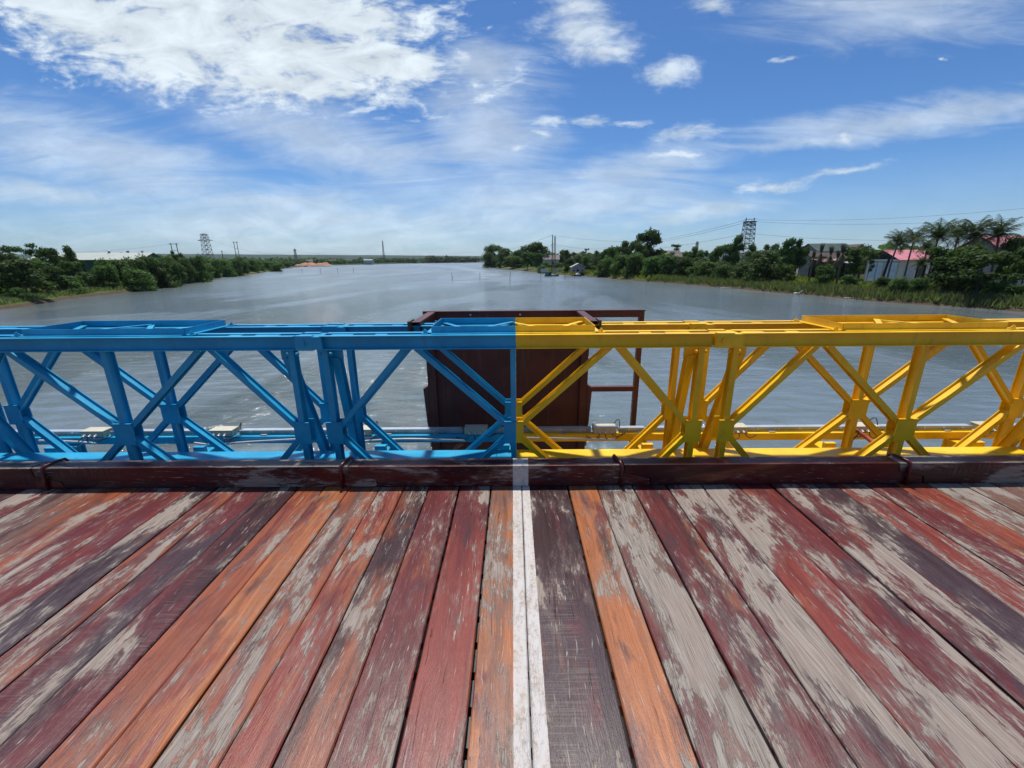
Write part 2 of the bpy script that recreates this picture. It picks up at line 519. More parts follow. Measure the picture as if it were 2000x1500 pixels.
c = n.mix(n.mapr(n.m('ADD', soil, n.m('MULTIPLY', n.m('SUBTRACT', n.noise(geo, .08, 5), .5), .8)), .8, 1.05, 1., 0.), c, (.42, .20, .12))
n.pbsdf(c, .9, 0, n.bump(n2, .5, .15), .2)

m_water, n = mat('river_water')
geo = n.n('ShaderNodeNewGeometry').outputs['Position']
gx, gy, gz = n.xyz(geo)
w1 = n.noise(n.comb(n.m('MULTIPLY', gx, .42), gy, 0.), 1.15, 6, .66, .8)
w2 = n.noise(n.comb(n.m('MULTIPLY', gx, .6), gy, 3.), .28, 4, .55, .3)
w3 = n.noise(n.comb(n.m('MULTIPLY', gx, .5), gy, 3.), 5., 4, .6, .3)
calm = n.mapr(n.noise(n.comb(n.m('MULTIPLY', gx, .035), n.m('MULTIPLY', gy, .012), 9.), 1., 5, .6, 1.0), .45, .60, 1.0, .35)
fc = n.n('ShaderNodeFloatCurve')
cv = fc.mapping.curves[0]
LANE = [(0, -50), (101, -22.9), (124, -20.8), (153, -17.3), (180, -12.2), (211, -11.9), (280, -17.9), (385, -41.3), (520, -70), (600, -95)]
cv.points[0].location = (0, (LANE[0][1] + 100) / 100); cv.points[1].location = (1, (LANE[-1][1] + 100) / 100)
for (yy, xx_) in LANE[1:-1]: cv.points.new(yy / 600, (xx_ + 100) / 100)
fc.mapping.update()
n.put(fc.inputs['Value'], n.m('DIVIDE', gy, 600.0))
lx = n.m('SUBTRACT', n.m('MULTIPLY', fc.outputs[0], 100.0), 100.0)
ld_ = n.m('ABSOLUTE', n.m('DIVIDE', n.m('SUBTRACT', n.m('ADD', gx, n.m('MULTIPLY', n.m('SUBTRACT', n.noise(geo, .06, 5, .6), .5), 16.0)), lx), n.m('ADD', 3.0, n.m('MULTIPLY', gy, .022))))
sheen_lane = n.m('MULTIPLY', n.mapr(ld_, .3, 1.2, 1., 0.), n.mapr(gy, 100, 150))
sheen_lane = n.m('MULTIPLY', sheen_lane, n.mapr(n.noise(n.comb(n.m('MULTIPLY', gx, .05), n.m('MULTIPLY', gy, .08), 1.), 1., 4, .6), .35, .6))
hgt = n.m('MULTIPLY', n.m('ADD', n.m('MULTIPLY', w1, .30), n.m('ADD', n.m('MULTIPLY', w2, .16), n.m('MULTIPLY', w3, .028))), calm)
nb = n.n('ShaderNodeBump'); nb.inputs['Strength'].default_value = 1.0; nb.inputs['Distance'].default_value = 1.0
n.put(nb.inputs['Height'], hgt)
murk_sheen = n.mix(n.mapr(n.noise(geo, .02, 4), .35, .65), (.098, .124, .118), (.128, .150, .138))
murk_sheen = n.mix(n.mapr(calm, .35, 1.0, .30, 0.), murk_sheen, (.26, .31, .33))  # sheen of calm water painted in as a paler body colour
murk_sheen = n.mix(n.m('MULTIPLY', sheen_lane, .55), murk_sheen, (.34, .38, .40))  # bright reflecting streak painted into the water colour along the lane
nd = n.pbsdf(murk_sheen, n.mapr(gy, 30., 220., .05, .27), 0, nb.outputs[0], .5)
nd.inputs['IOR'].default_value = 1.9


def leaf_mat(name, lo, hi, trans=.35, tip=None):
    m, n = mat(name)
    tc = n.n('ShaderNodeTexCoord').outputs['Object']
    oi = n.n('ShaderNodeObjectInfo')
    rn = n.n('ShaderNodeAttribute', attribute_name='leaf_tone').outputs['Fac']
    k = n.m('ADD', n.m('MULTIPLY', rn, .7), n.m('MULTIPLY', n.mapr(n.noise(tc, 3.5, 3), .3, .7), .3))
    c = n.mix(k, lo, hi)
    hs = n.n('ShaderNodeHueSaturation')
    n.put(hs.inputs['Color'], c)
    n.put(hs.inputs['Hue'], n.mapr(oi.outputs['Random'], 0, 1, .485, .515, False))
    n.put(hs.inputs['Value'], n.mapr(oi.outputs['Random'], 0, 1, .75, 1.3, False))
    bs = n.n('ShaderNodeBsdfPrincipled')
    n.put(bs.inputs['Base Color'], hs.outputs[0])
    bs.inputs['Roughness'].default_value = .6
    bs.inputs['Specular IOR Level'].default_value = .15
    tr = n.n('ShaderNodeBsdfTranslucent')
    n.put(tr.inputs[0], n.mix(1., hs.outputs[0], (1.3, 1.5, .6), 'MULTIPLY'))
    mx = n.n('ShaderNodeMixShader'); mx.inputs[0].default_value = trans
    n.t.links.new(bs.outputs[0], mx.inputs[1]); n.t.links.new(tr.outputs[0], mx.inputs[2])
    out = n.n('ShaderNodeOutputMaterial')
    n.t.links.new(mx.outputs[0], out.inputs[0])
    return m


m_leaf = leaf_mat('leaf_dark', (.028, .058, .018), (.088, .145, .040))
m_leaf2 = leaf_mat('leaf_mid', (.036, .076, .020), (.110, .180, .046))
m_palm = leaf_mat('palm_leaf', (.022, .040, .016), (.075, .095, .038), .25)
m_dry = leaf_mat('dry_frond', (.055, .048, .032), (.15, .13, .09), .2)
m_reed = leaf_mat('reed_leaf', (.085, .112, .060), (.20, .225, .13), .5)
m_grass = leaf_mat('grass_leaf', (.10, .135, .026), (.23, .25, .06), .5)
m_bark = simple('bark', (.075, .060, .048), .85, 0, .35, 4, .5, .03)
m_palmbark = simple('palm_bark', (.15, .13, .11), .85, 0, .3, 4, .5, .03)
m_conc = simple('pale_concrete', (.45, .43, .39), .8, 0, .15, 1.5, .3, .02, (.25, .23, .2))
m_white = simple('white_wall', (.84, .82, .76), .8, 0, .08, .8, .2, .01, (.5, .48, .44))
m_palegreen = simple('pale_green_wall', (.28, .36, .32), .8, 0, .1, .5, .1, .01)
m_blind = simple('pale_blue_shutter', (.62, .70, .80), .6, 0, .08, 2, .2, .01)
m_pink = simple('pink_roof_sheet', (.60, .21, .23), .5, 0, .15, .8, .3, .03)
m_darkgable = simple('dark_gable', (.020, .016, .018), .8, 0, .3, 1, .2, .01)
m_greenroof = simple('green_roof', (.035, .065, .05), .6, 0, .2, .6, .3, .03)
m_brownroof = simple('brown_tile_roof', (.075, .042, .038), .75, 0, .3, .8, .4, .03)
m_tile = simple('faded_tile_roof', (.16, .125, .11), .8, 0, .25, .5, .4, .03)
m_corr = simple('grey_corrugated', (.40, .40, .39), .6, 0, .25, .7, .3, .03, (.25, .17, .12))
m_rustroof = simple('rusty_sheet', (.17, .065, .05), .7, 0, .3, .8, .3, .03)
m_dark = simple('dark_interior', (.012, .012, .013), .9, 0, .2, 1, .1, .01)
m_grey = simple('grey_wall', (.24, .235, .225), .85, 0, .2, .8, .3, .02, (.15, .14, .13))
m_brownwood = simple('brown_board', (.14, .09, .06), .85, 0, .3, 1.5, .4, .02)
m_teal = simple('teal_paint', (.045, .17, .15), .5, 0, .2, 1.2, .2, .01, (.10, .15, .13))
m_shedgreen = simple('shed_green', (.008, .075, .055), .6, 0, .2, .4, .2, .01)
m_shedroof = simple('shed_roof', (.40, .43, .37), .55, 0, .08, .3, .2, .02, (.5, .52, .42))
m_gal = simple('galvanised_steel', (.30, .31, .32), .5, .4, .15, 1, .1, .01)
m_pylon = simple('weathered_pylon_steel', (.13, .105, .10), .6, .2, .2, 1, .1, .01)
m_wire = simple('wire', (.03, .03, .035), .6, 0, .1, 1, .1, .01)
m_blackpost = simple('black_post', (.012, .012, .013), .7, 0, .2, 2, .1, .01)
m_stone = simple('pale_stone', (.42, .40, .36), .85, 0, .25, 2, .4, .03)

# ------------------------------------------------------------------ terrain and river
LSH = [(-75, -400), (-80, -60), (-82, 0), (-84, 40), (-86.9, 72.6), (-89.2, 79.5), (-96.5, 92.9), (-100.5, 107.3), (-101.5, 116), (-113, 145.7), (-131, 176.3), (-141.7, 201.3), (-158, 259.6), (-174.4, 304.5), (-230, 430), (-289, 583.9), (-317.8, 718.3), (-313.9, 898.9), (-291.4, 1042.9), (-242.6, 1224.1), (-98, 1386.4), (60, 1450), (300, 1500), (700, 1480)]
RSH = [(700, 1300), (300, 1290), (80, 1160), (-20, 1000), (-40, 760), (-36, 541.1), (-12.3, 404.2), (6.6, 305.4), (18.2, 245.3), (26, 215), (33, 200), (38.5, 184.6), (39.4, 169.7), (45, 148.7), (50.5, 134.9), (51.8, 126.7), (56.8, 110.2), (58.6, 97.8), (61.9, 87.6), (63.2, 76.4), (66.3, 69.9), (68.9, 64.5), (71.1, 59.8), (74, 40), (77, 0), (80, -60), (85, -400)]
POLY = np.array(LSH + RSH, float)


def signed_dist(px, py):
    """distance to the river's edge, positive on land"""
    best = np.full(px.shape, 1e18)
    inside = np.zeros(px.shape, bool)
    n_ = len(POLY)
    for i in range(n_):
        ax, ay = POLY[i]; bx, by = POLY[(i + 1) % n_]
        ex, ey = bx - ax, by - ay
        t = np.clip(((px - ax) * ex + (py - ay) * ey) / (ex * ex + ey * ey), 0, 1)
        d2 = (px - ax - t * ex) ** 2 + (py - ay - t * ey) ** 2
        best = np.minimum(best, d2)
        cond = ((ay > py) != (by > py))
        with np.errstate(divide='ignore', invalid='ignore'):
            xi = ax + (py - ay) * ex / (ey if ey != 0 else 1e-9)
        inside ^= cond & (px < xi)
    d = np.sqrt(best)
    return np.where(inside, -d, d)


rs = np.random.RandomState(7)
PH = rs.rand(24, 3) * 6.28


def wob(x, y, sc):
    v = 0; amp = 1; tot = 0
    for i in range(6):
        k = sc * 1.9 ** i
        a1, a2, a3 = PH[i * 3], PH[i * 3 + 1], PH[i * 3 + 2]
        v = v + amp * np.sin(k * x + a1[0] + 1.7 * np.sin(k * .6 * y + a1[1])) * np.sin(k * y + a2[0] + 1.3 * np.sin(k * .7 * x + a2[1]))
        tot += amp; amp *= .6
    return v / tot


def land_z(x, y):
    x = np.asarray(x, float); y = np.asarray(y, float)
    d = signed_dist(x, y) + wob(x, y, .35) * .9 * (np.abs(x) + np.abs(y) < 700)
    z = np.interp(d, [-8, -3, 0, .7, 2.5, 9, 40, 300], [-2.2, -1.2, -.02, .55, .95, 1.4, 1.7, 2.3])
    r = np.hypot(x, y)
    az = np.degrees(np.arctan2(x, y))
    crest = np.interp(az, [-70, -49, -39, -30, -19, -4, 10, 30, 70], [62, 66, 72, 66, 56, 42, 42, 48, 60])
    ramp = np.clip((r - 2200) / 2600, 0, 1)
    ramp = ramp * ramp * (3 - 2 * ramp)
    bumps = 1 + .10 * wob(x, y, .0013) + .035 * wob(x, y, .012)
    z = z + ramp * crest * bumps + np.clip((r - 500) / 2000, 0, 1) * 3 * (d > 0)
    z = z + np.where((d > 4) & (r < 900), .18 * wob(x, y, .11), 0)
    return z + WATER


az = np.concatenate([np.linspace(-180, -64, 60)[:-1], np.linspace(-64, 64, 1100), np.linspace(64, 180, 60)[1:-1]])
rr = [3.0]
while rr[-1] < 7500: rr.append(rr[-1] * (1.016 if 40 < rr[-1] < 420 else 1.035))
rr = np.array(rr)
AZ, RR = np.meshgrid(np.radians(az), rr)
GX, GY = RR * np.sin(AZ), RR * np.cos(AZ)
GZ = land_z(GX, GY)
na, nr = len(az), len(rr)
verts = np.stack([GX, GY, GZ], -1).reshape(-1, 3)
verts = np.vstack([verts, [[0, 0, WATER - 2.2]]])
idx = np.arange(na * nr).reshape(nr, na)
i0 = idx[:-1, :]; i1 = np.roll(idx, -1, 1)[:-1, :]; i2 = np.roll(idx, -1, 1)[1:, :]; i3 = idx[1:, :]
quads = np.stack([i0, i3, i2, i1], -1).reshape(-1, 4)
me = bpy.data.meshes.new('ground')
me.vertices.add(len(verts)); me.vertices.foreach_set('co', verts.ravel())
me.loops.add(len(quads) * 4); me.loops.foreach_set('vertex_index', quads.ravel().astype(np.int32))
me.polygons.add(len(quads)); me.polygons.foreach_set('loop_start', np.arange(0, len(quads) * 4, 4, dtype=np.int32))
me.polygons.foreach_set('use_smooth', np.ones(len(quads), bool))
me.update(calc_edges=True)
me.materials.append(m_ground)
tag(link('ground', me), kind='structure')

mb = MB()
for k in range(64):
    pass
ring = [(6900 * math.cos(t * math.pi / 32), 6900 * math.sin(t * math.pi / 32), WATER) for t in range(64)]
mb.add([(0, 0, WATER)] + ring, [(0, k + 1, (k + 1) % 64 + 1) for k in range(64)])
water = mb.obj('water', m_water, fixn=False)
tag(water, kind='structure')

# ------------------------------------------------------------------ timber deck
GAP = .0058
SEAM = [-6.2, -5.95, -5.72, -5.5, -5.28, -5.03, -4.82, -4.6, -4.36, -4.15, -3.94, -3.72, -3.5, -3.27, -3.06, -2.86, -2.68, -2.45, -2.295, -2.12, -1.95, -1.73, -1.53, -1.35, -1.17, -.955, -.78, -.605, -.39, -.165, .053, .38, .585, .84, 1.085, 1.33, 1.585, 1.82, 2.06, 2.28, 2.50, 2.71, 2.94, 3.17, 3.38, 3.62, 3.84, 4.08, 4.3, 4.55, 4.76, 5.0, 5.22, 5.46, 5.7, 5.92, 6.15]
WIDE = {-2.12: .007, -2.68: .006, -1.73: .005, -1.53: .006, -1.17: .004, -.955: .005, -.605: .005, -.39: .012, -.165: .013, .38: .013, .84: .013, 1.33: .008, 1.82: .014, 2.5: .006, 2.94: .006, .053: .005}
OR = (.34, .115, .038); OR2 = (.25, .066, .026); BU = (.110, .018, .018); DK = (.036, .012, .013); PU = (.050, .027, .031); RD = (.19, .034, .022); GB = (.15, .075, .055)
#   left edge: (main, second, wear, share of second)
TONE = {-3.5: (BU, GB, .55, .5), -3.27: (GB, BU, .62, .4), -3.06: (GB, OR2, .50, .4), -2.86: (OR2, GB, .32, .35), -2.68: (BU, RD, .28, .5), -2.45: (RD, BU, .42, .5), -2.295: (PU, DK, .40, .4), -2.12: (OR2, BU, .24, .5), -1.95: (PU, BU, .20, .5), -1.73: (DK, BU, .16, .5), -1.53: (OR2, BU, .10, .42), -1.35: (OR, RD, .16, .45),
        -1.17: (OR2, GB, .50, .4), -.955: (RD, OR, .46, .45), -.78: (DK, OR2, .30, .5), -.605: (BU, RD, .22, .4), -.39: (BU, RD, .26, .6), -.165: (OR, GB, .36, .45), .053: (DK, PU, .08, .55), .38: (OR, GB, .32, .42), .585: (GB, BU, .78, .45), .84: (BU, DK, .40, .35), 1.085: (BU, PU, .62, .5), 1.33: (BU, RD, .60, .5), 1.585: (BU, RD, .34, .45), 1.82: (BU, DK, .40, .4),
        2.06: (PU, DK, .42, .5), 2.28: (RD, BU, .55, .4), 2.5: (DK, BU, .40, .5), 2.71: (OR2, RD, .36, .4), 2.94: (GB, BU, .75, .3), 3.17: (GB, DK, .72, .3), 3.38: (GB, BU, .8, .3)}
rnd = random.Random(4)
V_, F_, CA, CB, CP = [], [], [], [], []
for i in range(len(SEAM) - 1):
    x0, x1 = SEAM[i], SEAM[i + 1]
    g0, g1 = WIDE.get(x0, GAP), WIDE.get(x1, GAP)
    mA, mB_, wr, bx = TONE.get(x0, rnd.choice([(BU, GB, .5, .5), (OR2, RD, .3, .5), (GB, DK, .6, .4), (PU, BU, .3, .5)]))
    x0 += g0 / 2; x1 -= g1 / 2
    dz = rnd.uniform(-.003, .003); tilt = rnd.uniform(-.0015, .0015)
    ph = [rnd.uniform(0, 6.28) for _ in range(4)]
    ns = 34
    o = len(V_)
    y0, y1 = -2.6, 2.80 + rnd.uniform(0, .03)
    b = .005
    for s_ in range(ns + 1):
        y = y0 + (y1 - y0) * s_ / ns
        wl = .0011 * math.sin(y * 2.1 + ph[0]) + .0006 * math.sin(y * 7 + ph[1])
        wr_ = .0011 * math.sin(y * 1.9 + ph[2]) + .0006 * math.sin(y * 6.3 + ph[3])
        zt = dz + .0012 * math.sin(y * 1.3 + ph[1])
        V_ += [(x0 + wl, y, -.052), (x0 + wl, y, zt - b - tilt), (x0 + wl + b, y, zt - tilt), ((x0 + x1) / 2, y, zt + .0008), (x1 + wr_ - b, y, zt + tilt), (x1 + wr_, y, zt - b + tilt), (x1 + wr_, y, -.052)]
    n0 = len(F_)
    for s_ in range(ns):
        for k in range(7):
            F_.append((o + s_ * 7 + k, o + s_ * 7 + (k + 1) % 7, o + (s_ + 1) * 7 + (k + 1) % 7, o + (s_ + 1) * 7 + k))
    F_.append(tuple(o + k for k in range(7))[::-1])
    F_.append(tuple(o + ns * 7 + k for k in range(7)))
    rr_ = rnd.random()
    cnt = sum(len(q) for q in F_[n0:])
    CA += [(*mA, 1)] * cnt; CB += [(*mB_, 1)] * cnt; CP += [(wr, bx, rr_, 1)] * cnt
me = bpy.data.meshes.new('bridge_deck')
me.from_pydata(V_, [], F_)
for nm, dat in (('paint_main', CA), ('paint_second', CB), ('plank_data', CP)):
    at = me.color_attributes.new(nm, 'FLOAT_COLOR', 'CORNER')
    at.data.foreach_set('color', np.array(dat, np.float32).ravel())
me.materials.append(m_deck)
import bmesh
bm = bmesh.new(); bm.from_mesh(me); bmesh.ops.recalc_face_normals(bm, faces=bm.faces); bm.to_mesh(me); bm.free()
deck = tag(link('bridge_deck', me), kind='structure')
m_under = simple('stringer_shade', (.003, .010, .016), .5, 0, .2, 3, .1, .01)  # near-black instead of blue: the shade under the deck put into the colour
for y in np.arange(-2.4, 2.9, .14):  # packed wide and close so no lit water shows through the plank gaps
    MB().box(-6.1, 6.1, y - .052, y + .052, -.162, -.054).obj('stringer', m_under, deck)

# ------------------------------------------------------------------ timber kerb with scarf joints, and its hooks
YF, YB, HC = 2.704, 2.822, .163
SC = [-5.4, -3.41, -1.17, .772, 2.70, 4.9]
lab = ['weathered kerb timber at the far left end, behind the leftmost hook bar', 'long kerb timber in front of the left blue truss panel, pale worn top',
       'dark red kerb timber crossed by the white border stripe', 'dark red kerb timber right of the white stripe, below the yellow truss',
       'dark worn kerb timber at the right end, past the rightmost hook bar']
for i in range(5):
    a0, b0 = SC[i], SC[i + 1]
    t = .0035
    def joint(s_, g):  # scarf joint outline from top to bottom
        return [(s_ + g, HC), (s_ + .012 + g, HC * .62), (s_ + .19 + g, HC * .36), (s_ + .20 + g, .004)]
    L_ = joint(a0, t) if i > 0 else [(a0, HC), (a0, .004)]
    R_ = joint(b0, -t) if i < 4 else [(b0, HC), (b0, .004)]
    poly = L_[::-1] + R_
    zj = rnd.uniform(-.002, .002)
    mb = MB()
    # split in slices so that the edges can waver slightly
    mb.prism(poly, 'y', YF + zj, YB)
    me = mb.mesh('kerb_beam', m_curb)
    bevel_mesh(me, .004, 2)
    at = me.color_attributes.new('plank_data', 'FLOAT_COLOR', 'CORNER')
    at.data.foreach_set('color', np.array([(.34, .6, i * .17 + .1, 1), (.36, .5, .31, 1), (.10, .4, .55, 1), (.12, .5, .77, 1), (.30, .6, .93, 1)][i] * len(me.loops), np.float32))
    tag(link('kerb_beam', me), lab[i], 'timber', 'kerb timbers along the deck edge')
hl = ['red painted hook bar over the kerb at the far left', 'red painted hook bar over the kerb, left of the white stripe', 'red painted hook bar over the kerb, right of the white stripe', 'red painted hook bar over the kerb at the far right']
hook = None
for i, x in enumerate([-3.315, -1.215, .755, 2.765]):
    if hook is None:
        r = .0105
        hook = MB().tube([(0, YF - .013, .0), (0, YF - .014, HC - .02), (0, YF - .010, HC + .004), (.006, YF + .008, HC + .014), (.02, YB - .03, HC + .016), (.024, YB + .012, HC + .012), (.026, YB + .026, HC - .01), (.026, YB + .028, -.05)], r, 10).obj('hook_bar', m_clamp, None, True)
        tag(hook, hl[0], 'hook', 'hook bars holding the kerb down')
        hook.location.x = x
    else:
        c = hook.copy(); COL.objects.link(c); c.location.x = x; c['label'] = hl[i]
        if x > 0: c.scale.x = -1

# ------------------------------------------------------------------ truss panels
Y1, Y2 = 3.126, 3.591
ZG = .255
HT = .724


def build_panel():
    root = thing('truss_panel', '', 'truss panel', (0, Y1, ZG), 'truss panels of the bridge side')
    for sgn, nm in ((1, 'top_chord'), (-1, 'bottom_chord')):
        zc = HT * sgn
        mb = MB()
        xa, xb = -1.40, 1.455
        for sy in (-1, 1):
            def yb(a_, b_):
                return (a_, b_) if sy > 0 else (-b_, -a_)
            mb.box(xa, xb, *yb(.040, .046), zc - .051, zc + .051)
            mb.box(xa, xb, *yb(.046, .090), zc + .044, zc + .051)
            mb.box(xa, xb, *yb(.046, .090), zc - .051, zc - .044)
        ch = mb.obj(nm, m_paint, root)
        for xc, wd in ((-1.27, .16), (-.98, .09), (-.42, .12), (.42, .12), (.98, .09), (1.22, .18)):
            MB().box(xc - wd / 2, xc + wd / 2, -.0395, .0395, zc + sgn * .042 - .003, zc + sgn * .042 + .003).obj('batten', m_paint, ch)
        mb = MB()
        for sy in (-1, 1):
            y0, y1 = (.047, .093) if sy > 0 else (-.093, -.047)
            mb.box(-1.578, -1.455, y0, y1, zc - .054, zc + .054)
            mb.box(-1.4545, -1.385, y0 + (.004 if sy > 0 else 0) * 0, y1 - (.006 if sy > 0 else -.006) * 0, zc - .0505 + .004, zc + .0505 - .004)
        mb.box(-1.56, -1.40, -.040, .040, zc + sgn * .038, zc + sgn * .046)
        mb.obj('lug', m_paint, ch)
        mb = MB()
        mb.box(1.457, 1.555, -.0385, .0385, zc - .045, zc + .045)
        mb.obj('lug', m_paint, ch)
        MB().tube([(-1.524, -.106, zc), (-1.524, .106, zc)], .0215, 20).tube([(-1.524, -.1075, zc), (-1.524, -.104, zc)], .006, 8).obj('pin', m_paint, ch)
    T = HT - .052
    for x, extra in ((-1.398, 0), (0, 0), (1.398, 0)):
        MB().ibeam((x, 0, -T), (x, 0, T), .042, .076).obj('vertical', m_paint, root)
        # gusset plates front and back, with their top edge folded over
        mb = MB()
        w_ = .062 if extra == 0 and x != 0 else .076
        for y0, y1 in ((-.046, -.0385), (.0385, .046)):
            mb.box(x - w_, x + w_, y0, y1, -.088, .094)
        mb.box(x - w_ + .002, x + w_ - .002, -.053, -.0465, .088, .094)
        mb.obj('gusset_plate', m_paint, root)
    for xg in (-1.398, 0, 1.398):
        for sx in (-1, 1):
            if abs(xg + sx * .5) > 1.4: continue
            for sz in (-1, 1):
                xt = sx * .72 if xg == 0 else math.copysign(.80, xg)
                p0 = Vector((xg + sx * .030, 0, sz * .035)); p1 = Vector((xt, 0, sz * T))
                MB().ibeam(p0, p1, .040, .074).obj('diagonal', m_paint, root)
    # raker bolts on the end verticals
    for x, s_ in ((-1.398, 1), (1.398, -1)):
        for dx_ in (-.034, .034):
            mb = MB()
            mb.tube([(x + dx_ - .008, -.01, T - .045), (x + dx_ + .008, -.01, T - .045)], .014, 8)
            mb.tube([(x + dx_ - .013, -.01, T - .045), (x + dx_ + .013, -.01, T - .045)], .007, 8)
            mb.obj('bolt', m_paint, root)
    return root


panel = build_panel()
panel['label'] = 'half blue, half yellow truss panel in the middle, next to the deck'
for x, y, lb in ((-3.048, Y1, 'all blue truss panel at the left, next to the deck kerb'), (3.048, Y1, 'all yellow truss panel at the right, next to the deck kerb'),
                 (-6.096, Y1, 'blue truss panel cut by the left picture edge, next to the deck'), (6.096, Y1, 'yellow truss panel cut by the right picture edge, next to the deck'),
                 (0, Y2, 'half blue, half yellow truss panel in the outer row over the river'), (-3.048, Y2, 'all blue truss panel in the outer row over the river'),
                 (3.048, Y2, 'all yellow truss panel in the outer row over the river'), (-6.096, Y2, 'blue outer row truss panel cut by the left picture edge'),
                 (6.096, Y2, 'yellow outer row truss panel cut by the right picture edge')):
    copy_tree(panel, (x, y, ZG), lb)

# bracing frames on top of the two chords
def build_brace():
    z0 = 0
    root = thing('bracing_frame', '', 'bracing frame', (0, Y1, ZG + HT + .0525), 'bracing frames bolted across the top chords')
    W_, D_ = .60, Y2 - Y1
    mb = MB()
    t = .005; hh = .050
    # angle irons: upright leg and flat leg
    mb.box(-W_, W_, -.004, .001, 0.0055, hh); mb.box(-W_, W_, -.045, -.0045, 0, t)
    mb.box(-W_, W_, D_ - .001, D_ + .004, 0.0055, hh); mb.box(-W_, W_, D_ + .0045, D_ + .045, 0, t)
    mb.box(-W_ - .004, -W_ + .0005, .0015, D_ - .0015, .0055, hh); mb.box(W_ - .0005, W_ + .004, .0015, D_ - .0015, .0055, hh)
    mb.box(-W_ - .045, -W_ - .0045, .0, D_, 0, t); mb.box(W_ + .0045, W_ + .045, .0, D_, 0, t)
    mb.obj('frame', m_paint, root)
    zz_ = [(-W_ + .03, D_ - .03), (-W_ / 2, .02), (0, D_ - .03), (W_ / 2, .02), (W_ - .03, D_ - .03)]
    for i in range(4):
        (x0, y0), (x1, y1) = zz_[i], zz_[i + 1]
        zz = .014 + (.006 if i % 2 else 0)
        MB().bar((x0, y0, zz), (x1, y1, zz), .04, .005, (0, 0, 1)).obj('lacing_bar', m_paint, root)
    for x in (-W_ - .05, W_ + .05):
        for y in (.0, D_):
            MB().tube([(x, y, .0055), (x, y, .018)], .016, 6).tube([(x, y, .0185), (x, y, .03)], .008, 8).box(x - .022, x + .022, y - .03, y + .03, -.0015, .005).obj('bolt', m_paint, root)
    return root


br = build_brace()
br['label'] = 'low lattice frame across the top chords, half blue and half yellow'
copy_tree(br, (-3.03, Y1, ZG + HT + .0525), 'blue lattice frame across the top chords at the left')
copy_tree(br, (3.03, Y1, ZG + HT + .0525), 'yellow lattice frame across the top chords at the right')

# rakers: slanting struts from the inner end verticals down to the outer side
rk = None
for x0, x1, lb in ((-1.345, -1.42, 'blue slanting strut just right of the left panel joint'), (-1.715, -1.70, 'blue slanting strut just left of the left panel joint'),
                   (1.345, 1.42, 'yellow slanting strut just left of the right panel joint'), (1.715, 1.70, 'yellow slanting strut just right of the right panel joint'),
                   (-4.42, -4.42, 'blue slanting strut at the left picture edge'), (4.42, 4.42, 'yellow slanting strut at the right picture edge')):
    root = thing('slanting_strut', lb, 'strut', (x0, Y1 + .045, .86), 'struts slanting between the two truss rows')
    p1 = Vector((x1 - x0, Y2 - Y1 - .09, -1.02))
    MB().ibeam((0, 0, 0), p1, .055, .080, (0, -1, .2)).obj('strut_beam', m_paint, root)
    MB().box(-.05, .05, -.006, .006, -.03, .055).obj('end_plate', m_paint, root)
    q = p1
    MB().box(q.x - .055, q.x + .055, q.y - .05, q.y + .05, q.z - .016, q.z - .002).obj('foot_plate', m_paint, root)

# strips of plate between the rows at deck level
for nm, xa, xb, lb in (('edge_plate', -6.3, -.152, 'long blue steel edge plate lying between the two truss rows'), ('edge_plate', -.149, .016, 'short blue steel edge plate under the middle upright'), ('edge_plate', .020, 6.3, 'long yellow steel edge plate lying between the two truss rows')):
    ob = MB().box(xa, xb, 3.225, 3.452, -.071, -.065).box(xa, xb, 3.446, 3.452, -.14, -.0713).obj(nm, m_paint)
    tag(ob, lb, 'plate')

# floor beams whose ends stick out past the outer truss
tr0 = None
for x, lb in ((-4.32, 'blue floor beam end near the left picture edge'), (-2.93, 'blue floor beam end right of the left outer middle upright'), (-1.24, 'blue floor beam end right of the left panel joint'), (-.09, 'blue floor beam end in front of the maroon board'),
              (1.24, 'yellow floor beam end left of the right panel joint'), (2.93, 'yellow floor beam end left of the right outer middle upright'), (4.30, 'yellow floor beam end near the right picture edge')):
    if tr0 is None:
        tr0 = MB().ibeam((0, -2.5, -.291), (0, 3.93, -.291), .115, .254, (0, 0, 1), .010, .007).box(-.05, .05, 3.62, 3.66, -.162, -.10).box(-.0575, -.0035 - .01, 3.88, 3.888, -.40, -.18).box(.0135, .0575, 3.88, 3.888, -.40, -.18).obj('floor_beam', m_paint)
        tag(tr0, lb, 'beam', 'floor beams under the deck')
        tr0.location.x = x
    else:
        c = tr0.copy(); COL.objects.link(c); c.location.x = x; c['label'] = lb
# outer rail on the floor beam ends
for xa, xb, lb in ((-6.3, .015, 'blue channel rail outside the truss, carrying the light bars'), (.021, 6.3, 'yellow channel rail outside the truss, carrying the light bars')):
    ob = MB().box(xa, xb, 3.838, 3.844, -.160, -.089).box(xa, xb, 3.8445, 3.905, -.095, -.089).box(xa, xb, 3.8445, 3.905, -.160, -.154).obj('channel_rail', m_paint)
    tag(ob, lb, 'rail')
    for k in range(int(6.2 / .8)):
        pass

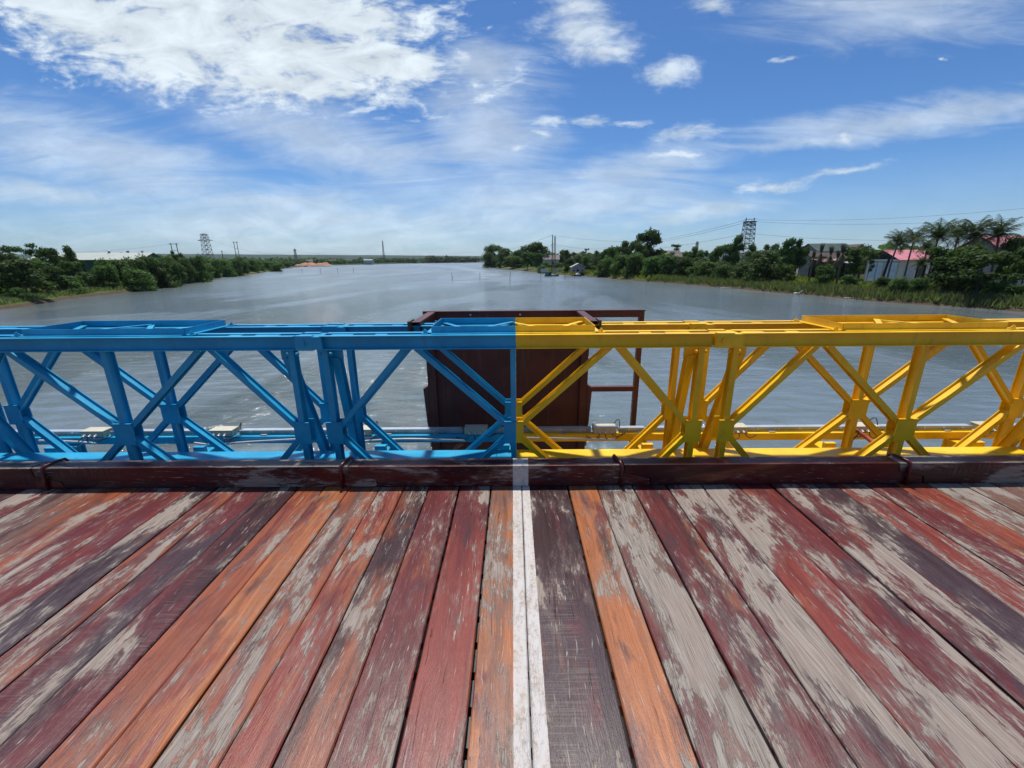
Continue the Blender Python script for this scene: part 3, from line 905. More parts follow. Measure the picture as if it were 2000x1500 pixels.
# light bars and junction boxes
LB = [(-5.2, -4.26), (-3.975, -3.055), (-2.70, -1.60), (-1.44, -.505), (-.24, .755), (1.035, 1.97), (2.295, 3.31), (3.56, 4.49), (4.79, 5.6)]
lbl = ['leftmost grey light bar, cut by the left picture edge', 'grey light bar behind the left middle upright', 'grey light bar left of the left panel joint', 'grey light bar left of the maroon board middle',
       'grey light bar crossing from blue to yellow on the maroon board', 'grey light bar behind the yellow half of the middle panel', 'grey light bar just right of the right panel joint', 'grey light bar right of the orange hose', 'rightmost grey light bar at the right picture edge']
for (xa, xb), lb in zip(LB, lbl):
    root = thing('light_bar', lb, 'light bar', ((xa + xb) / 2, 3.92, -.0885), 'light bars along the outer rail')
    h_ = (xb - xa) / 2
    MB().box(-h_, h_, -.032, .032, .004, .040).box(-h_, h_, -.040, -.0325, .004, .012).box(-h_, h_, .0325, .040, .004, .012).obj('housing', m_alud, root)
    MB().box(-h_ + .01, h_ - .01, -.027, .027, .0405, .044).obj('lens', m_glassl, root)
    MB().box(-h_ - .004, -h_ - .0005, -.034, .034, .002, .046).obj('end_cap', m_alu, root)
    MB().box(h_ + .0005, h_ + .004, -.034, .034, .002, .046).obj('end_cap', m_alu, root)
    for k in range(5):
        x = -h_ + h_ * 2 * (k + .5) / 5
        MB().tube([(x, -.0325, .028), (x, -.038, .028)], .008, 8).obj('screw', m_alu, root)
    for s_ in (-.55, .45):
        MB().box(h_ * s_ - .03, h_ * s_ + .03, -.065, -.041, .0, .010).obj('foot', m_alud, root)
JB = [-4.12, -2.86, -1.505, -.371, .891, 2.165, 3.43, 4.645]
jl = ['beige junction box left of the left middle upright', 'beige junction box right of the left middle upright', 'beige junction box behind the left panel joint', 'beige junction box in front of the maroon board', 'beige junction box just right of the maroon board',
      'beige junction box behind the right panel joint', 'beige junction box beside the orange hose at the right', 'beige junction box near the right picture edge']
jb = None


def box_mesh_round(x0, x1, y0, y1, z0, z1, b):
    me = MB().box(x0, x1, y0, y1, z0, z1).mesh('box', m_beige)
    bevel_mesh(me, b, 2)
    return me


for i, (x, lb) in enumerate(zip(JB, jl)):
    if jb is None:
        jb = thing('junction_box', lb, 'junction box', (x, 3.90, -.088), 'junction boxes between the light bars')
        link('box_body', box_mesh_round(-.11, .11, -.055, .055, .0, .052, .006), jb)
        link('lid', box_mesh_round(-.114, .114, -.059, .059, .053, .064, .004), jb)
        for dx_ in (-.06, -.005, .05):
            MB().tube([(dx_, -.056, .022), (dx_, -.075, .022)], .014, 10).tube([(dx_, -.075, .022), (dx_, -.092, .018)], .009, 8).obj('cable_gland', m_pvc, jb)
        for pts in ([(-.06, -.09, .018), (-.075, -.11, -.005), (-.12, -.10, -.03), (-.19, -.07, -.015)], [(-.005, -.09, .018), (-.0, -.115, -.02), (.06, -.11, -.035), (.13, -.09, -.01), (.20, -.05, .012)], [(.05, -.09, .018), (.08, -.12, .0), (.14, -.10, -.0), (.17, -.06, .018)], [(.10, .06, .03), (.125, .075, .08), (.15, .05, .11), (.155, .02, .06), (.14, -.0, .03)]):
            P_ = [Vector(p) for p in pts]
            sm = []
            for k in range(len(P_) - 1):
                pa = P_[max(k - 1, 0)]; pb = P_[k]; pc = P_[k + 1]; pd = P_[min(k + 2, len(P_) - 1)]
                for tt in (0, .25, .5, .75):
                    sm.append(.5 * ((2 * pb) + (pc - pa) * tt + (2 * pa - 5 * pb + 4 * pc - pd) * tt ** 2 + (3 * pb - pa - 3 * pc + pd) * tt ** 3))
            sm.append(P_[-1])
            MB().tube(sm, .0042, 6).obj('cable', m_black, jb, True)
        j0 = jb
    else:
        c = copy_tree(j0, (x, 3.90, -.088), lb)
        if i in (5,): c.scale.x = -1


def spline(pts, sub=6):
    P_ = [Vector(p) for p in pts]; sm = []
    for k in range(len(P_) - 1):
        pa = P_[max(k - 1, 0)]; pb = P_[k]; pc = P_[k + 1]; pd = P_[min(k + 2, len(P_) - 1)]
        for q in range(sub):
            tt = q / sub
            sm.append(.5 * ((2 * pb) + (pc - pa) * tt + (2 * pa - 5 * pb + 4 * pc - pd) * tt ** 2 + (3 * pb - pa - 3 * pc + pd) * tt ** 3))
    sm.append(P_[-1])
    return sm


tag(MB().tube(spline([(-4.6, 3.80, -.10), (-4.25, 3.80, -.115), (-4.05, 3.79, -.13)]), .012, 8).obj('conduit', m_pvc, None, True), 'grey conduit left of the left middle upright', 'pipe')
tag(MB().tube(spline([(-3.1, 3.80, -.135), (-2.9, 3.79, -.15), (-2.6, 3.80, -.13), (-2.0, 3.80, -.10), (-1.5, 3.80, -.10)]), .011, 8).obj('conduit', m_pvc, None, True), 'grey conduit rising behind the left blue panel', 'pipe')
tag(MB().tube(spline([(-1.55, 3.79, -.13), (-1.1, 3.79, -.105), (-.75, 3.79, -.112), (-.47, 3.79, -.125)]), .012, 8).obj('conduit', m_pvc, None, True), 'grey conduit ending in front of the maroon board', 'pipe')
tag(MB().tube(spline([(.1, 3.79, -.10), (.5, 3.79, -.108), (.98, 3.79, -.122)]), .011, 8).obj('conduit', m_pvc, None, True), 'scuffed pale conduit on the yellow side of the maroon board', 'pipe')
tag(MB().tube(spline([(-.50, 3.83, -.17), (-.56, 3.80, -.20), (-.585, 3.76, -.27), (-.59, 3.74, -.40)]), .020, 10).obj('hose', m_hose, None, True), 'orange hose bending down in front of the maroon board', 'hose')
tag(MB().tube(spline([(3.30, 3.84, -.055), (3.36, 3.76, -.10), (3.40, 3.66, -.16), (3.42, 3.56, -.26)]), .020, 10).obj('hose', m_hose, None, True), 'orange hose going down through the yellow truss at the right', 'hose')
tag(MB().tube(spline([(3.24, 3.82, -.04), (3.30, 3.78, -.055), (3.26, 3.77, -.12), (3.235, 3.77, -.165)]), .006, 6).obj('cable_tie', m_black, None, True), 'black tie hanging by the orange hose at the right', 'cable')

# maroon steel board outside the railing
bd = thing('steel_board', 'tall maroon steel board on brackets behind the middle truss panel', 'board', (0, 4.25, 0))
MB().box(-.845, .73, .02, .028, -1.1, 1.03).obj('plate', m_maroon, bd)
MB().box(-.885, -.80, -.03, .018, -1.1, .99).obj('side_frame', m_maroon, bd)
MB().box(.69, .765, -.03, .018, -1.1, .99).obj('side_frame', m_maroon, bd)
MB().box(-.89, 1.30, -.02, .018, .995, 1.068).box(-.89, 1.30, -.045, -.0205, 1.058, 1.068).obj('top_rail', m_maroon, bd)
for x in (-.42, .07):
    MB().tube([(x, -.020, 1.03), (x, -.030, 1.03)], .009, 8).obj('bolt', m_alu, bd)
for x0, x1 in ((-.935, -.887), (.767, .815)):
    s_ = -1 if x0 < 0 else 1
    xi = x1 if s_ < 0 else x0; xo = x0 if s_ < 0 else x1
    MB().prism([(xi, .30), (xo, .27), (xi + (xo - xi) * .55, -.12), (xi, -.28)], 'y', -.035, .035).obj('wing_plate', m_maroon, bd)
    MB().box(min(xi, xi + s_ * .03), max(xi, xi + s_ * .03), .05, .09, -.42, .12).obj('back_rib', simple('ochre_rib', (.45, .25, .02), .5), bd)
lf = MB()
lf.box(1.25, 1.30, -.02, .03, -.35, .994)
lf.obj('ladder_post', m_maroon, bd)
MB().box(.766, 1.2495, -.02, .03, .225, .275).obj('ladder_rung', m_maroon, bd)
for x, w_ in ((-.80, .07), (.66, .07)):
    mb = MB()
    for s_ in (-1, 1):
        mb.box(x + s_ * w_ / 2 - .003, x + s_ * w_ / 2 + .003, -.76, -.047, .985, 1.058)
    mb.box(x - w_ / 2, x + w_ / 2, -.76, -.047, 1.0585, 1.064)
    mb.obj('bracket_arm', m_maroon, bd)
    MB().box(x + (-.065 if x < 0 else .045), x + (-.045 if x < 0 else .065), -.77, -.60, .965, 1.07).obj('bracket_clip', simple('olive_clip', (.07, .055, .025), .6), bd)

# ------------------------------------------------------------------ plants
def leaf_cloud(lobes, per, size, rng, flat=1.0, elong=1.5, upb=.35):
    """many small folded leaf faces spread over the shells of several lobes"""
    C_, R_ = [], []
    vs = []; tone = []
    for (cx, cy, cz, rx, rz) in lobes:
        n_ = int(per * (rx / .18) ** 1.3)
        d = rng.normal(size=(n_, 3)); d /= np.linalg.norm(d, axis=1)[:, None]
        rad = rng.uniform(.42, 1.30, (n_, 1)) ** .8
        # ragged surface
        rag = 1 + .16 * np.sin(d[:, :1] * 7 + cx * 9) * np.sin(d[:, 1:2] * 8 + cz * 7) + .1 * np.sin(d[:, 2:3] * 13)
        p = np.array([cx, cy, cz]) + d * rad * rag * np.array([rx, rx, rz])
        nrm = d + rng.normal(scale=.55, size=(n_, 3)) + np.array([0, 0, upb])
        nrm /= np.linalg.norm(nrm, axis=1)[:, None]
        t = np.cross(nrm, rng.normal(size=(n_, 3))); t /= np.linalg.norm(t, axis=1)[:, None]
        b = np.cross(nrm, t)
        sz = size * rng.uniform(.6, 1.35, (n_, 1))
        q = np.stack([p - t * sz * elong * .5, p - b * sz * .5 + nrm * sz * .1, p + t * sz * elong * .5, p + b * sz * .5 + nrm * sz * .1], 1)
        vs.append(q); tn = np.clip(rng.uniform(0, 1, n_) * .75 + .25 * rng.uniform(), 0, 1); tone.append(tn)
    vs = np.concatenate(vs); tone = np.concatenate(tone)
    return vs, tone


def quads_mesh(name, q, tone, m):
    n_ = len(q)
    me = bpy.data.meshes.new(name)
    me.vertices.add(n_ * 4); me.vertices.foreach_set('co', q.reshape(-1).astype(np.float32))
    me.loops.add(n_ * 4); me.loops.foreach_set('vertex_index', np.arange(n_ * 4, dtype=np.int32))
    me.polygons.add(n_); me.polygons.foreach_set('loop_start', np.arange(0, n_ * 4, 4, dtype=np.int32))
    me.update(calc_edges=True)
    at = me.attributes.new('leaf_tone', 'FLOAT', 'FACE')
    at.data.foreach_set('value', tone.astype(np.float32))
    me.materials.append(m)
    return me


def make_tree(seed, style, m):
    rng = np.random.RandomState(seed)
    lobes = []
    if style == 'broad':
        for k in range(rng.randint(15, 22)):
            an = rng.uniform(0, 6.28); zz = rng.uniform(.30, .93)
            pr_ = .36 * math.sqrt(max(.05, 1 - ((zz - .55) / .5) ** 2))
            rr_ = pr_ * rng.uniform(.35, 1.1)
            r = rng.uniform(.10, .19)
            lobes.append((rr_ * math.cos(an), rr_ * math.sin(an), min(zz, 1 - r * .75), r, r * rng.uniform(.5, .8)))
        q, tn = leaf_cloud(lobes, 300, .042, rng)
        base = .30
    elif style == 'bush':
        for k in range(rng.randint(16, 22)):
            an = rng.uniform(0, 6.28); zz = rng.uniform(.08, .88)
            pr_ = .40 * math.sqrt(max(.1, 1 - (zz / 1.0) ** 2))
            rr_ = pr_ * rng.uniform(.3, 1.05)
            r = rng.uniform(.12, .2)
            lobes.append((rr_ * math.cos(an), rr_ * math.sin(an), min(zz, 1 - r * .95), r, r * rng.uniform(.7, 1.1)))
        q, tn = leaf_cloud(lobes, 300, .040, rng)
        base = .12
    else:  # airy, in flat layers
        for k in range(rng.randint(11, 15)):
            an = rng.uniform(0, 6.28); zz = rng.uniform(.42, .95)
            rr_ = rng.uniform(.08, .38)
            r = rng.uniform(.10, .18)
            lobes.append((rr_ * math.cos(an), rr_ * math.sin(an), zz, r, r * .32))
        q, tn = leaf_cloud(lobes, 190, .036, rng, upb=.8)
        base = .35
    cm = quads_mesh('crown', q, tn, m)
    mb = MB()
    lean = rng.uniform(-.05, .05, 2)
    top = (lean[0], lean[1], base + .25)
    mb.tube([(0, 0, -.05), (lean[0] * .3, lean[1] * .3, base * .5), (lean[0] * .7, lean[1] * .7, base), top], [.034, .026, .022, .012], 7)
    for lo in lobes[:9] if style != 'bush' else lobes[:5]:
        st = Vector((lean[0] * .6, lean[1] * .6, base * rng.uniform(.75, 1.1)))
        en = Vector(lo[:3])
        md = st.lerp(en, .5) + Vector((0, 0, -.03))
        mb.tube([st, md, en], [.014, .010, .004], 5)
    tm = mb.mesh('trunk', m_bark, True)
    return cm, tm


PROTO = {'broad': [make_tree(10 + k, 'broad', m_leaf) for k in range(5)], 'bush': [make_tree(40 + k, 'bush', m_leaf2 if k % 2 else m_leaf) for k in range(6)], 'airy': [make_tree(70 + k, 'airy', m_leaf) for k in range(3)]}


def frond(rng, L, an, el0, droop, lw, out, tone, nl=15):
    """one pinnate frond as leaflet quads and a rachis strip"""
    h = Vector((math.cos(an), math.sin(an), 0))
    p = Vector((0, 0, 0)); el = el0
    side_ = h.cross(Vector((0, 0, 1)))
    seg = L / nl
    for k in range(nl):
        t = k / nl
        d = h * math.cos(el) + Vector((0, 0, math.sin(el)))
        pn = p + d * seg
        ww = .012 * L * (1 - t) + .004
        out.append([p - side_ * ww, p + side_ * ww, pn + side_ * ww, pn - side_ * ww]); tone.append(.5)
        ll = lw * math.sin(math.pi * (t * .85 + .12)) ** .6
        for s_ in (-1, 1):
            dirn = (side_ * s_ * .85 + d * .55 + Vector((0, 0, -.45 - .3 * rng.random()))).normalized()
            e_ = p + dirn * ll * rng.uniform(.8, 1.1)
            out.append([p, p + d * seg * .55, e_ + d * seg * .12, e_]); tone.append(rng.uniform(0, 1))
        p = pn
        el -= droop / nl * (.6 + 1.2 * t)


def make_palm(seed, style):
    rng = np.random.RandomState(seed)
    q, tn = [], []
    if style == 'palm':
        for k in range(28):
            an = k * 2.4 + rng.uniform(-.3, .3)
            el = [1.45, 1.3, 1.15, .95, .75, .5, .25, .0, -.3][min(k // 3, 8)] + rng.uniform(-.12, .12)
            frond(rng, .60 * rng.uniform(.85, 1.1), an, el, 1.0, .19, q, tn, 18)
        m = m_palm
    else:
        for k in range(20):
            frond(rng, .9 * rng.uniform(.6, 1.1), k * 2.4, 1.35 + rng.uniform(-.1, .15), .45, .24, q, tn, 9)
        for k in range(34):
            frond(rng, 1.1 * rng.uniform(.7, 1.2), k * 2.4, -1.25 + rng.uniform(-.2, .45), .25, .26, q, tn, 9)
        m = m_dry
    q = np.array([[tuple(v) for v in f] for f in q])
    return quads_mesh('crown', q, np.array(tn), m)


def make_palm_trunk(seed, bend):
    mb = MB()
    pts = []; rd = []
    for k in range(9):
        t = k / 8
        pts.append((bend * t * t, bend * .4 * math.sin(t * 2), t)); rd.append(1.0 - .35 * t + (.35 if k == 0 else 0))
    return pts, rd


PALMC = [make_palm(100 + k, 'palm') for k in range(4)]
SHAGC = [make_palm(120 + k, 'shag') for k in range(3)]
R3 = random.Random(11)


def ground_at(x, y):
    return float(land_z(np.array([x]), np.array([y]))[0])


TN = {'broad': ('broadleaf_tree', 'tree'), 'airy': ('sparse_tree', 'tree'), 'bush': ('leafy_shrub', 'shrub')}


def plant(x, y, h, w_, style, label, group=None, tall=1.0, zb=None):
    z = ground_at(x, y) if zb is None else zb
    # tabulated heights are measured from WATER + 1.4
    h = h + (WATER + 1.4 - z)
    if style in TN:
        nm, cat = TN[style]
        root = thing(nm, label, cat, (x, y, z), group, R3.uniform(0, 6.28))
        cm, tm = R3.choice(PROTO[style])
        c = link('crown', cm, root); t = link('trunk', tm, root)
        c.scale = (w_ * 1.08, w_ * 1.08, h); t.scale = (w_ * .8 if style != 'bush' else w_ * .5, w_ * .8 if style != 'bush' else w_ * .5, h)
        return root
    if style == 'bare':
        root = thing('dead_tree', label, 'tree', (x, y, z), group)
        mb = MB(); r = R3
        mb.tube([(0, 0, -.2), (.1, 0, h * .5), (.15, .1, h)], [.03 * h, .02 * h, .006 * h], 6)
        mb.obj('trunk', m_palmbark, root)
        mb = MB()
        for k in range(16):
            zz = h * r.uniform(.4, .95); an = r.uniform(0, 6.28); L_ = w_ * r.uniform(.25, .6)
            mb.tube([(.1, 0, zz), (L_ * math.cos(an) * .6, L_ * math.sin(an) * .6, zz + L_ * .5), (L_ * math.cos(an), L_ * math.sin(an), zz + L_ * .7)], [.009 * h, .006 * h, .002 * h], 4)
        mb.obj('branches', m_palmbark, root)
        return root
    if style == 'palm':
        root = thing('coconut_palm', label, 'palm tree', (x, y, z), group)
        ch_ = h - w_ * .48
        bend = R3.uniform(-.9, .9)
        pts, rd = make_palm_trunk(0, bend)
        MB().tube([(p[0], p[1], p[2] * ch_ - (.3 if i == 0 else 0)) for i, p in enumerate(pts)], [r * .19 for r in rd], 8).obj('trunk', m_palmbark, root, True)
        c = link('crown', R3.choice(PALMC), root, (bend, bend * .4 * math.sin(2), ch_)); c.scale = (w_ * .95,) * 3
        c.rotation_euler = (R3.uniform(-.1, .1), R3.uniform(-.1, .1), R3.uniform(0, 6.28))
        return root
    if style == 'shaggy':
        root = thing('staked_palm', label, 'palm tree', (x, y, z), group)
        MB().tube([(0, 0, -.2), (.05, 0, h * .4), (.1, 0, h * .72)], [.24, .19, .16], 8).obj('trunk', m_palmbark, root, True)
        c = link('crown', R3.choice(SHAGC), root, (.1, 0, h * .70)); c.scale = (w_ * .85, w_ * .85, h * .26)
        c.rotation_euler = (0, 0, R3.uniform(0, 6.28))
        return root


GR, GL = 'shrubs crowding the right bank', 'shrubs crowding the left bank'
PR = [
 (-19.3, 470, 21.8, 21.8, 'broad', 'tall dark tree on the far right-bank point, rising highest there', None), (-29.0, 478, 21.1, 5.0, 'bare', 'bare spindly tree at the very tip of the far point', None),
 (-21.7, 440, 14.6, 18.4, 'bush', 'dark shrub at the water on the tip of the far point', None), (-7.4, 405, 16.5, 18.8, 'bush', 'dense dark shrub behind the pale rounded one on the far point', None),
 (.8, 350, 8.9, 18.7, 'bush', 'low rounded lighter green shrub in front of the far point trees', None), (5.8, 385, 14.7, 16.3, 'bush', 'dark shrub between the far point and the domed tree', None),
 (17.7, 330, 19.0, 20.7, 'broad', 'dark domed tree left of the two tall utility poles', None), (10.0, 300, 11.0, 9.8, 'broad', 'small tree below and left of the domed tree', None), (16.4, 285, 10.4, 6.6, 'broad', 'narrow dark tree left of the faded tile roof', None),
 (35.5, 340, 12.3, 8.7, 'broad', 'small dark tree just right of the two utility poles', None), (41.2, 345, 13.8, 9.6, 'broad', 'dark tree with a pointed top right of the utility poles', None), (47.8, 350, 11.6, 8.9, 'broad', 'low dark tree on the skyline above the stilt hut', None),
 (44.1, 262, 12.7, 3.7, 'airy', 'thin sparse tree standing up from the skyline behind the stilt hut', None), (46.4, 235, 10.7, 6.6, 'broad', 'round dark tree right of the thin sparse skyline tree', None),
 (24, 305, 4.6, 9, 'bush', 'low shrub in front of the left half of the faded tile roof house', None), (31, 303, 4.4, 9, 'bush', 'low shrub in front of the right half of the faded tile roof house', None), (17, 250, 3.4, 7, 'bush', 'low shrub on the grass slope left of the teal boat', None),
 (34.8, 238, 8.5, 9.4, 'bush', 'shrub right behind the stilt hut roof', None), (38.8, 226, 7.8, 7.4, 'bush', 'shrub behind the right side of the stilt hut', None), (28.9, 222, 6.7, 6.2, 'bush', 'shrub left of the stilt hut, above the teal boat', None),
 (40.3, 212, 7.7, 7.4, 'palm', 'small low palm right of the stilt hut', None), (37.9, 232, 9.2, 7.0, 'palm', 'small palm behind the stilt hut', None),
 (47.5, 214, 11.9, 8.5, 'broad', 'tree left of the pair below the tallest right-bank tree', None), (52.7, 217, 12.2, 7.6, 'broad', 'tree left of the tallest tree, beside its shoulder', None), (53.7, 204, 14.9, 9.0, 'broad', 'left shoulder tree of the tallest crown on the right bank', None),
 (63.7, 206, 19.3, 13.4, 'broad', 'tallest dark crown on the right bank, above the shrub mass', None), (56.5, 198, 13.3, 8.3, 'broad', 'dark tree directly under the left of the tallest crown', None), (68.2, 192, 12.4, 7.6, 'airy', 'sparse tree just right of the tallest crown', None),
 (41.1, 184, 7.2, 9.0, 'bush', '', GR), (42.8, 174, 7.9, 9.3, 'bush', '', GR), (46.3, 165, 8.5, 10.0, 'bush', '', GR), (50.7, 158, 7.5, 8.9, 'bush', '', GR), (53.3, 150, 7.7, 8.4, 'bush', '', GR), (55.7, 144, 6.8, 7.7, 'bush', '', GR), (58.0, 138, 5.5, 6.8, 'bush', '', GR), (59.4, 133, 5.2, 6.5, 'bush', '', GR), (60.2, 126, 4.8, 6.2, 'bush', '', GR), (38.6, 189, 4.4, 6.8, 'bush', '', GR),
 (49.5, 176, 8.5, 9, 'bush', '', GR), (56, 163, 7.5, 9, 'bush', '', GR), (62, 147, 6.5, 9, 'bush', '', GR), (66, 138, 5.5, 8, 'bush', '', GR),
 (74.3, 186, 10.9, 6.5, 'broad', 'dark tree left of the lattice pylon, third from it', None), (77.2, 181, 9.5, 5.5, 'broad', 'low dark tree on the skyline, second left of the crown by the pylon', None), (79.6, 176, 9.0, 4.9, 'broad', 'small dark tree filling the gap left of the crown by the pylon', None),
 (74.4, 160, 11.0, 7.1, 'broad', 'dark tree with a stepped left shoulder beside the lattice pylon', None), (77.6, 157, 13.9, 7.7, 'broad', 'high dark crown just left of the big lattice pylon', None), (64.9, 136, 8.2, 1.6, 'bare', 'pale dead trunk standing in the shrubs left of the pylon', None),
 (82.9, 152, 10.7, 6.4, 'broad', 'dark tree just right of the big lattice pylon', None), (88.0, 152, 11.1, 5.0, 'broad', 'small round tree second right of the big lattice pylon', None),
 (63.7, 112, 8.1, 10.0, 'bush', 'large rounded bright green shrub below the lattice pylon', None), (62.9, 120, 5.1, 6.5, 'bush', 'lower shrub at the left foot of the large rounded shrub', None),
 (80.5, 130, 11.6, 7.0, 'broad', 'dense dark tree halfway between the pylon and the green roof', None), (83.1, 128, 11.4, 4.2, 'broad', 'narrow dark tree left of the staked palms', None), (68.2, 110, 4.5, 4.6, 'bush', 'low shrub right of the large rounded shrub', None), (67.2, 95, 4.5, 4.2, 'bush', 'dark green shrub in the reeds below the staked palms', None),
 (71.7, 106, 8.5, 1.7, 'shaggy', 'leftmost shaggy staked palm before the green roof', None), (71.9, 104, 10.2, 2.0, 'shaggy', 'tallest shaggy staked palm, second from the left', None), (72.1, 101, 9.4, 1.9, 'shaggy', 'shaggy staked palm in the middle of the green roof', None), (73.3, 99, 9.8, 2.3, 'shaggy', 'shaggy staked palm at the right end of the green roof', None), (75.3, 103, 8.4, 1.9, 'shaggy', 'shortest shaggy staked palm, behind the rightmost one', None),
 (85.2, 108, 8.2, 7.4, 'broad', 'dark wide tree between the green roof and the pink roof', None), (75.1, 93, 8.0, 2.6, 'airy', 'thin branching tree in front of the white house corner', None),
 (73.5, 86, 11.2, 5.6, 'palm', 'leaning palm in front of the white house, leftmost of the tall palms', None), (79.4, 89, 12.0, 6.0, 'palm', 'second tall palm from the left, above the pink roof', None), (77.6, 82, 13.0, 7.4, 'palm', 'third tall palm from the left, widest crown', None), (82.2, 83, 12.6, 6.0, 'palm', 'fourth tall palm from the left, among three crowns', None),
 (82.3, 80, 13.0, 7.2, 'palm', 'fifth tall palm from the left, left of the upper pink roof', None), (84.6, 78, 12.6, 6.4, 'palm', 'rightmost tall palm, above the upper pink roof', None), (75.2, 81, 9.1, 3.4, 'palm', 'small grey-green palm between the pink roofs', None), (70.1, 76, 6.4, 3.1, 'palm', 'short palm with drooping fronds by the white house door', None),
 (72.6, 73.6, 8.2, 7.4, 'broad', 'wide dark tree on a short trunk right of the drooping palm', None), (72.9, 68.4, 7.1, 8.2, 'broad', 'wide layered tree with a bare trunk near the right picture edge', None), (86.2, 76.5, 9.4, 5.0, 'broad', 'tall tree covering the right end of the upper pink roof', None), (82.5, 71, 7.6, 4.6, 'broad', 'tree cut by the right picture edge', None),
 (98, 126, 9.3, 8.4, 'broad', 'dark tree in front of the grey gabled house', None), (108, 143, 8.6, 8.0, 'broad', 'dark tree between the green roof and the grey gable', None), (97, 143, 7.6, 6.0, 'broad', 'small tree covering the left corner of the green roofed house', None), (104, 134, 9.0, 8.0, 'broad', 'dark tree rising over the grey awning', None), (85.5, 117, 5.2, 5.5, 'bush', 'dark shrub at the left end of the rusty shed', None), (92.5, 134, 6.8, 5.0, 'broad', 'dark tree hiding the left wall of the brown roofed house', None),
 (67.3, 76, 2.7, 3.1, 'bush', 'rounded dark shrub below the white house', None), (68.9, 74, 2.8, 3.0, 'bush', 'rounded shrub below the drooping palm', None), (74.4, 71, 2.9, 3.7, 'bush', 'yellow-green shrub between the two wide trees', None), (75.2, 67, 2.7, 4.3, 'bush', 'dark shrub at the right picture edge behind the bare trunk', None), (69.2, 82, 2.6, 3.3, 'bush', 'small shrub left of the leaning palm foot', None), (75.2, 76, 2.7, 3.6, 'bush', 'shrub behind the short trunk of the wide dark tree', None), (70.6, 92, 2.6, 3.7, 'bush', 'small shrub below the grey awning', None), (74.8, 64, 2.3, 3.8, 'bush', 'lowest shrub at the right picture edge', None)]
PL = [
 (-95.0, 84.8, 7.0, 8.4, 'broad', 'spreading tree on a visible trunk at the left picture edge', None), (-125.2, 110, 10.6, 4.4, 'airy', 'sparse tree top at the far left picture corner', None), (-123.8, 113, 10.7, 6.9, 'airy', 'highest gappy tree top behind the left picture edge tree', None), (-123.1, 116, 10.1, 4.9, 'airy', 'gappy tree top right of the highest left one', None),
 (-117.5, 113, 9.5, 5.3, 'broad', 'dark tree between the gappy tops and the brownish dome', None), (-110.4, 109, 9.5, 4.6, 'broad', 'brownish domed tree left of the long shed roof', None), (-110.7, 112, 8.2, 3.4, 'broad', 'small brownish tree touching the left end of the shed roof', None), (-105.5, 105, 6.9, 5.2, 'broad', 'dark shaded tree below the left end of the shed roof', None),
 (-110.6, 96, 7.7, 6.3, 'broad', 'dark tree behind the left picture edge tree', None), (-109.2, 101, 7.0, 6.6, 'broad', 'broad dark tree right behind the left picture edge tree', None), (-103.6, 99, 5.5, 4.7, 'broad', 'mid green tree below the brownish dome', None),
 (-102.7, 100, 3.6, 5.9, 'bush', 'low shrub above the bare mud bank at the left', None), (-108.1, 110, 4.1, 5.7, 'bush', 'shrub second along from the mud bank at the left', None)] + \
 [(*t, '', GL) for t in [(-108.9, 114, 5.7, 6.2, 'bush'), (-111.1, 121, 7.0, 7.1, 'bush'), (-111.4, 126, 7.4, 7.4, 'bush'), (-112.4, 132, 8.4, 7.1, 'bush'), (-112.3, 137, 7.5, 7.2, 'bush'), (-105.3, 119, 4.4, 7.0, 'bush'), (-110.3, 133, 5.2, 6.2, 'bush'), (-119.6, 148, 8.1, 6.6, 'bush'), (-117.3, 148, 6.3, 8.6, 'bush'),
  (-123.6, 168, 8.9, 5.9, 'bush'), (-122.9, 160, 7.7, 6.7, 'bush'), (-135.6, 186, 8.0, 8.8, 'bush'), (-142.9, 198, 8.7, 8.4, 'bush'), (-147.6, 213, 7.4, 8.5, 'bush'), (-151.4, 228, 8.0, 8.6, 'bush'), (-155.3, 243, 7.8, 8.6, 'bush'), (-159.2, 253, 9.3, 7.7, 'bush'), (-166.6, 273, 7.6, 9.0, 'bush'), (-176.0, 298, 7.7, 10.5, 'bush'), (-190.0, 328, 7.1, 10.7, 'bush'), (-205.3, 368, 6.8, 10.3, 'bush'), (-231.1, 420, 5.8, 10.0, 'bush'),
  (-120, 128, 7.2, 8, 'bush'), (-121, 137, 7.6, 8, 'bush'), (-130, 158, 7.6, 9, 'bush'), (-127, 172, 6.6, 8, 'bush'), (-137, 190, 6.0, 8, 'bush'), (-185, 345, 6, 12, 'bush'), (-217, 395, 6, 12, 'bush'), (-250, 470, 6, 13, 'bush'), (-262, 510, 5.6, 13, 'bush')]] + [
 (-115.9, 153, 10.6, 3.3, 'airy', 'small tree poking above the shrubs by the twin poles on the left', None), (-178.6, 205, 12.0, 3.6, 'airy', 'tree top just above the shed roof ridge, left one', None), (-177.6, 212, 12.0, 3.4, 'airy', 'tree top just above the shed roof ridge, right one', None),
 (-92.6, 81, 1.8, 3.6, 'bush', 'low shrub at the water edge right of the leftmost trunk', None), (-106.9, 112, 2.8, 5.3, 'bush', 'low shrub on the bank under the shed roof', None), (-99.7, 92, 2.9, 3.9, 'bush', 'low dark shrub between the mud bank and the leftmost tree', None)]
ORD = 'first second third fourth fifth sixth seventh eighth ninth tenth eleventh twelfth thirteenth fourteenth fifteenth sixteenth seventeenth eighteenth nineteenth twentieth'.split()
ORD += ['twenty-' + q for q in ORD[:9]] + ['thirtieth', 'thirty-first', 'thirty-second']
RANK = {}
for g_ in (GR, GL):
    ms = sorted([t for t in PR + PL if t[6] is g_], key=lambda t: math.atan2(t[0], t[1]) * (-1 if g_ is GR else 1) * -1 if g_ is GR else math.atan2(t[0], t[1]))
    for k_i, t in enumerate(ms): RANK[t[:4]] = ORD[k_i]
